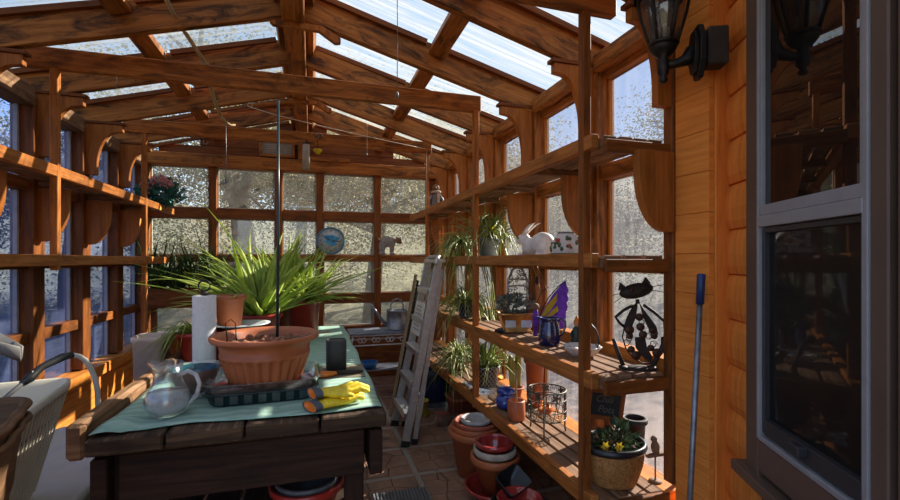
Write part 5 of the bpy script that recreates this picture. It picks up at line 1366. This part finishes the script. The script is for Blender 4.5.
g = MB(); g.lathe([(0, 0), (.06, 0), (.065, .06), (.05, .16), (.03, .22), (0, .235)], 24); g.tube([(.03, 0, .19), (.07, -.02, .14), (.075, -.03, .07)], [.022, .02, .015], 8); g.tube([(-.03, 0, .19), (-.07, -.02, .14), (-.075, -.03, .08)], [.022, .02, .015], 8); mk('body', g, 'grey', t)
g = MB(); g.ball((0, -.01, .27), (.04, .04, .045)); g.tube([(0, -.05, .272), (0, -.08, .262)], [.010, .002], 6); mk('head', g, 'carvedbrown', t)
g = MB(); g.tube([(.045*math.cos(a), .045*math.sin(a), .225) for a in [2*PI*k/16 for k in range(16)]], [.014]*16, 8, True); g.box((.03, -.055, .16), (.03, .012, .13)); mk('scarf', g, 'beige', t)

# ------------------------------------------------------------------ things hanging from the roof
t = thing('wind_chime', 'pale tube hanging on a black hook from the far tie beam', 'wind chime', (-.055, 4.70, 2.40))
g = MB(); g.lathe([(.036, 0), (.036, .25), (.034, .252), (.033, 0)], 24, closed=True); mk('tube', g, 'chime', t)
g = MB(); g.tube([(0, 0, .25), (0, 0, .275), (.012, 0, .285), (0, 0, .298), (-.008, .0, .29)], .005, 7); g.lathe([(0, .248), (.037, .248), (.036, .258), (0, .264)], 20); mk('hook', g, 'blackmetal', t)
t = thing('glass_lantern', 'small yellow glass ornament on a scrolled wire hung at the far tie beam', 'ornament', (.055, 4.69, 2.585))
g = MB(); g.lathe([(0, -.03), (.018, -.02), (.038, .005), (.042, .02), (.0, .03)], 20, fn=lambda a, i: 1+.1*math.cos(8*a)); mk('glass', g, 'yglass', t)
g = MB(); g.tube([(0, 0, .03), (0, -.01, .12), (.0, -.02, .16)], .003, 6)
for s in (1, -1): g.tube([(s*(.02+.022*math.cos(a)*(1-a/15)), -.02, .15+.022*math.sin(a)*(1-a/15)) for a in [j*.6 for j in range(14)]], .003, 6)
mk('scroll_wire', g, 'blackmetal', t)
def cord(label, p, L, bead=.006, mat='rope', r=.0022):
    t = thing('plumb_line', label, 'cord', p, 0, 'cords hanging from the roof')
    g = MB(); g.tube([(0, 0, 0), (.002, 0, -L*.5), (0, 0, -L)], r, 6); mk('cord', g, mat, t)
    g = MB(); g.lathe([(0, -.03), (bead, -.026), (bead*1.1, -.01), (bead*.5, .004), (0, .005)], 12, (0, 0, -L)); mk('weight', g, 'grey', t)
cord('longest cord with a grey weight, hanging from the right roof slope', (.41, 2.245, 2.895), .55, .008, 'grey')
cord('short cord with a small bead hanging from the right slope behind the tie beams', (.52, 4.50, 2.855), .30)
cord('cord with a hook hanging from the end of the brown stick', (-.655, 3.95, 2.60), .46, .010, 'galv')
cord('very short cord hanging under the left end of the nearest tie beam', (-1.15, 3.25, 2.632), .05, .004)
g = MB(); g.tube([(-.52, 4.29, 2.842), (-.3, 4.32, 2.80), (0, 4.36, 2.76), (.45, 4.44, 2.715), (.85, 4.58, 2.70), (1.20, 4.735, 2.70)], .004, 6); g.tube(arc((-.52, 4.29, 2.86), .018, 0, 6.2, 14, (1, 0, 0), (0, 0, 1)), .004, 6)
solo('twine', g, 'rope', 'pale twine strung from the wooden arm across to the right-hand post', 'twine')
g = MB(); g.tube([(1.185, 4.72, 2.70), (1.18, 4.715, 2.4), (1.182, 4.715, 2.06)], .0028, 6)
solo('twine', g, 'rope', 'pale twine hanging straight down beside the far right-hand post', 'twine')
g = MB(); g.tube([(-.80, 2.86, 3.00), (-.765, 3.02, 2.92), (-.70, 3.16, 2.83), (-.66, 3.26, 2.775), (-.66, 3.33, 2.72), (-.675, 3.6, 2.66), (-.67, 3.85, 2.60), (-.63, 3.98, 2.585), (-.60, 4.02, 2.60)], [.013, .013, .012, .012, .014, .012, .012, .010, .008], 9)
g.tube([(-.69, 3.25, 2.765), (-.64, 3.25, 2.765)], .016, 8)
solo('hanging_stick', g, 'bamboo', 'crooked brown stick lying over the nearest tie beam on the left', 'stick')
g = MB(); g.tube([(0, 0, 0)]+[(.02+.02*math.cos(a), 0, -.035+.025*math.sin(a)) for a in [2.6+j*.5 for j in range(9)]], .0025, 6)
solo('wire_hook', g, 'galv', 'thin wire loop hanging under the far tie beam near its left end', 'hook', (-.98, 4.735, 2.652))

# ------------------------------------------------------------------ lantern on the house corner, pole
t = thing('wall_lantern', 'black carriage lantern on a curved arm at the corner of the log wall', 'lantern', HO+HD*.115, HA)
g = MB(); g.box((.005, -.072, 2.345), (.075, .075, .15)); mk('mounting_block', g, 'bronzebox', t, .006)
oct_ = [(.055*math.cos(a)*1.0, .115*math.sin(a)) for a in [PI/8+k*PI/4 for k in range(8)]]
g = MB(); g.prism([(x*1.1, z) for x, z in oct_], (-.005, -.13, 2.335), (1, 0, 0), (0, 0, 1), .022); g.prism([(x*.8, z*.8) for x, z in oct_], (-.005, -.148, 2.335), (1, 0, 0), (0, 0, 1), .016); mk('backplate', g, 'lantern', t, .003)
g = MB(); g.tube([(-.01, -.15, 2.335), (-.01, -.18, 2.31), (-.01, -.22, 2.298), (-.01, -.25, 2.295)], [.038, .024, .017, .018], 12); mk('arm', g, 'lantern', t)
LC = V((-.01, -.262, 0))
g = MB(); g.lathe([(0, 2.222), (.012, 2.224), (.018, 2.236), (.010, 2.248), (.022, 2.262), (.024, 2.31), (.018, 2.325), (.04, 2.345), (.052, 2.362), (.052, 2.376), (.046, 2.38), (0, 2.382)], 24, LC); mk('base', g, 'lantern', t)
gl = [(.048, 2.381), (.066, 2.44), (.083, 2.50), (.092, 2.55), (.092, 2.58)]
g = MB(); g.lathe(gl+[(r-.004, z) for r, z in gl[::-1]], 12, LC, closed=True); mk('glass', g, 'lglass', t)
for k in range(6):
    a = 2*PI*k/6+.3; g = MB(); g.tube([LC+V((math.cos(a)*(r+.002), math.sin(a)*(r+.002), z)) for r, z in gl], [.007, .0065, .0065, .0065, .008], 7); mk('rib', g, 'lantern', t)
for zz, r in ((2.38, .052), (2.575, .096)):
    g = MB(); g.tube([LC+V((math.cos(a)*r, math.sin(a)*r, zz)) for a in [2*PI*k/30 for k in range(30)]], [.008]*30, 7, True); mk('band', g, 'lantern', t)
g = MB(); g.lathe([(.112, 2.578), (.114, 2.588), (.085, 2.625), (.05, 2.655), (.03, 2.675), (.016, 2.70), (.02, 2.715), (0, 2.73)], 24, LC); mk('cap', g, 'lantern', t)
for k in range(3):
    a = 2*PI*k/3; g = MB(); c = LC+V((.022*math.cos(a), .022*math.sin(a), 0)); g.tube([c+V((0, 0, 2.382)), c+V((0, 0, 2.455))], .009, 10); cd = mk('candle', g, 'bulb', t)
    g = MB(); g.lathe([(0, 2.455), (.008, 2.46), (.014, 2.485), (.008, 2.515), (0, 2.53)], 14, c); mk('bulb', g, 'lglass', cd)

t = thing('broom_pole', 'dark leaning pole with a blue tip beside the flat boards', 'pole', (1.40, 1.43, 0))
g = MB(); g.tube([(0, 0, 0), (.118, .03, 1.34)], .0115, 12); mk('shaft', g, 'galv', t)
g = MB(); g.tube([(.1165, .0297, 1.32), (.127, .0325, 1.44), (.1275, .0326, 1.443)], [.016, .0165, .012], 12); mk('tip', g, 'bluebucket', t)

# ------------------------------------------------------------------ outdoors
def hz(x, y):
    z = -.16
    if x > 4: z += .17*(x-4)
    if y > 9: z += .16*(y-9)
    if x < -5: z += .06*(-x-5)
    d = max(0, max(abs(x)-3, abs(y-2)-5.5))
    z += min(d, 4)*.12*noise.noise(V((x*.35, y*.35, 0)))+min(d, 3)*.04*noise.noise(V((x*1.3, y*1.3, 4)))
    return z
g = MB(); n = 80; S = 44.0
for i in range(n+1):
    for j in range(n+1):
        x, y = -S+2*S*i/n, -S+8+2*S*j/n
        g.v.append(V((x, y, hz(x, y) if max(abs(x), abs(y-2)-3.5) > 2.6 else -.16)))
for i in range(n):
    for j in range(n):
        a = i*(n+1)+j; g.face((a, a+n+1, a+n+2, a+1), [(0, 0)]*4, True)
gr = mk('ground', g, 'ground'); gr['kind'] = 'structure'

def tree(name, label, cat, x, y, h, spread, fol, seed, leaves=4200, low=.25, size=.11, forks=6, tr=.16, lean=0, clump=.55):
    rnd = random.Random(seed); z0 = hz(x, y)
    t = thing(name, label, cat, (x, y, z0), 0, 'trees outside the glass')
    g = MB()
    top = V((lean, 0, h*.72))
    pts = [V((0, 0, -.1)), V((lean*.2+rnd.uniform(-.1, .1), 0, h*.2)), V((lean*.5, rnd.uniform(-.15, .15), h*.45)), top]
    g.tube(pts, [tr, tr*.85, tr*.6, tr*.2], 9)
    ends = []
    for k in range(forks):
        f = rnd.uniform(.25, .9); b = pts[1].lerp(pts[3], f) if f > .3 else pts[1]
        a = 2*PI*k/forks+rnd.uniform(-.5, .5); L = spread*rnd.uniform(.6, 1.0)
        e = b+V((math.cos(a)*L, math.sin(a)*L, rnd.uniform(-.1, .45)*h*.4))
        m = b.lerp(e, .5)+V((rnd.uniform(-.2, .2), rnd.uniform(-.2, .2), rnd.uniform(.05, .3)))
        g.tube([b, m, e], [tr*.45, tr*.28, tr*.08], 7); ends += [e, m, b.lerp(e, .75)]
        for q in range(2):
            e2 = m+V((rnd.uniform(-.5, .5)*spread, rnd.uniform(-.5, .5)*spread, rnd.uniform(-.2, .3)*h*.4))
            g.tube([m, m.lerp(e2, .5)+V((0, 0, .1)), e2], [tr*.2, tr*.13, tr*.04], 6); ends += [e2, m.lerp(e2, .6)]
    mk('trunk', g, 'bark', t)
    for k in range(forks*2):
        a = rnd.uniform(0, 2*PI); r = spread*math.sqrt(rnd.random())
        ends.append(V((math.cos(a)*r, math.sin(a)*r, h*rnd.uniform(low, 1.0)*(1-.25*r/spread))))
    g = MB(); ln = len(ends)
    random.seed(seed)
    for k in range(int(leaves*(8 if y > 8 and x < 5 else 4))):
        c = ends[rnd.randrange(ln)]
        p = c+V((rnd.gauss(0, clump), rnd.gauss(0, clump), rnd.gauss(0, clump*.7)))
        if p.z < h*low*.64: continue
        d = V((rnd.gauss(0, 1), rnd.gauss(0, 1), rnd.gauss(0, .7)))
        g.petal(p, d, size*rnd.uniform(.35, .8), size*rnd.uniform(.2, .45))
    mk('foliage', g, fol, t)
    return t
tl = [
 ('tree', 'big olive-coloured tree with thick forked trunk behind the second back window column', 'tree', -.95, 9.0, 6.2, 1.5, 'foliage', 11, 3600, .78, .09, 9, .27, -.7),
 ('tree', 'pale dusty tree with low bare limb behind the right-hand back windows', 'tree', 1.2, 9.8, 5.6, 2.4, 'foliage2', 12, 5200, .3, .10, 8, .2, .5),
 ('tree', 'grey-green tree behind the left corner of the back windows', 'tree', -4.4, 10.3, 5.4, 2.2, 'foliage', 13, 4200, .08, .11, 6, .2, .2),
 ('tree', 'tree furthest back in the middle, seen between the two nearest trunks', 'tree', -.3, 12.5, 6.5, 3.0, 'foliage2', 14, 5200, .02, .14, 6, .2, .2),
 ('tree', 'leafy tree standing beyond the end of the right shelving', 'tree', 4.6, 13.0, 6.5, 2.8, 'foliage', 15, 4500, .05, .13, 6, .2, -.3),
 ('tree', 'green tree outside the left windows beside the plant box corner', 'tree', -7.2, 9.0, 3.9, 2.2, 'foliage3', 16, 4200, .1, .12, 6, .2, .1),
 ('tree', 'green tree outside the left windows above the cream planter tub', 'tree', -7.5, 5.6, 3.6, 2.0, 'foliage', 17, 4200, .08, .11, 6, .18, .1),
 ('tree', 'dark pine on the slope outside the right windows, behind the metal cat', 'tree', 9.6, 9.2, 6.4, 1.7, 'foliage3', 18, 4200, .1, .12, 7, .16, 0),
 ('tree', 'bushy tree on the slope outside the right windows, behind the white rabbit', 'tree', 6.2, 9.0, 3.3, 1.8, 'foliage', 19, 4200, .05, .11, 7, .14, 0),
 ('tree', 'small tree on the slope beyond the blue pitcher', 'tree', 8.0, 13.5, 4.5, 2.0, 'foliage2', 20, 3600, .05, .12, 6, .14, 0),
 ('tree', 'wide tree at the top of the slope right of the pine', 'tree', 13.0, 9.2, 3.6, 2.2, 'foliage', 21, 3600, .05, .14, 6, .14, 0),
 ('tree', 'distant tree behind the left-hand trees', 'tree', -10.5, 12.5, 5.0, 3.0, 'foliage', 22, 3800, .03, .15, 6, .2, 0),
]
for a in tl: tree(*a)

# ------------------------------------------------------------------ light
w = bpy.data.worlds.new('sky'); SC.world = w; w.use_nodes = True
nt = w.node_tree; nt.nodes.clear()
SUN = V((.80, .34, .52)).normalized()
tc = nt.nodes.new('ShaderNodeTexCoord'); sx = nt.nodes.new('ShaderNodeSeparateXYZ'); nt.links.new(tc.outputs['Generated'], sx.inputs[0])
sr_ = ramp(nt, [(0, (.50, .51, .52)), (.10, (.34, .42, .53)), (.32, (.19, .29, .46)), (1, (.16, .24, .40))]); nt.links.new(sx.outputs[2], sr_.inputs[0])
bg = nt.nodes.new('ShaderNodeBackground'); bg.inputs[1].default_value = 1.1
wo = nt.nodes.new('ShaderNodeOutputWorld'); nt.links.new(sr_.outputs[0], bg.inputs[0]); nt.links.new(bg.outputs[0], wo.inputs[0])
sl = bpy.data.lights.new('sun', 'SUN'); sl.energy = 8.5; sl.angle = .009; sl.color = (1, .90, .76)
so = bpy.data.objects.new('sun', sl); COL.objects.link(so)
so.rotation_euler = SUN.to_track_quat('Z', 'Y').to_euler(); so.location = SUN*30

SC.view_settings.view_transform = 'Standard'; SC.view_settings.look = 'None'
SC.view_settings.gamma = 1; SC.view_settings.exposure = 1.78; SC.view_settings.use_curve_mapping = False
cy = SC.cycles
cy.max_bounces = 12; cy.diffuse_bounces = 6; cy.glossy_bounces = 4; cy.transmission_bounces = 8; cy.transparent_max_bounces = 24
cy.use_denoising = True; cy.sample_clamp_indirect = 6; cy.caustics_reflective = False; cy.caustics_refractive = False
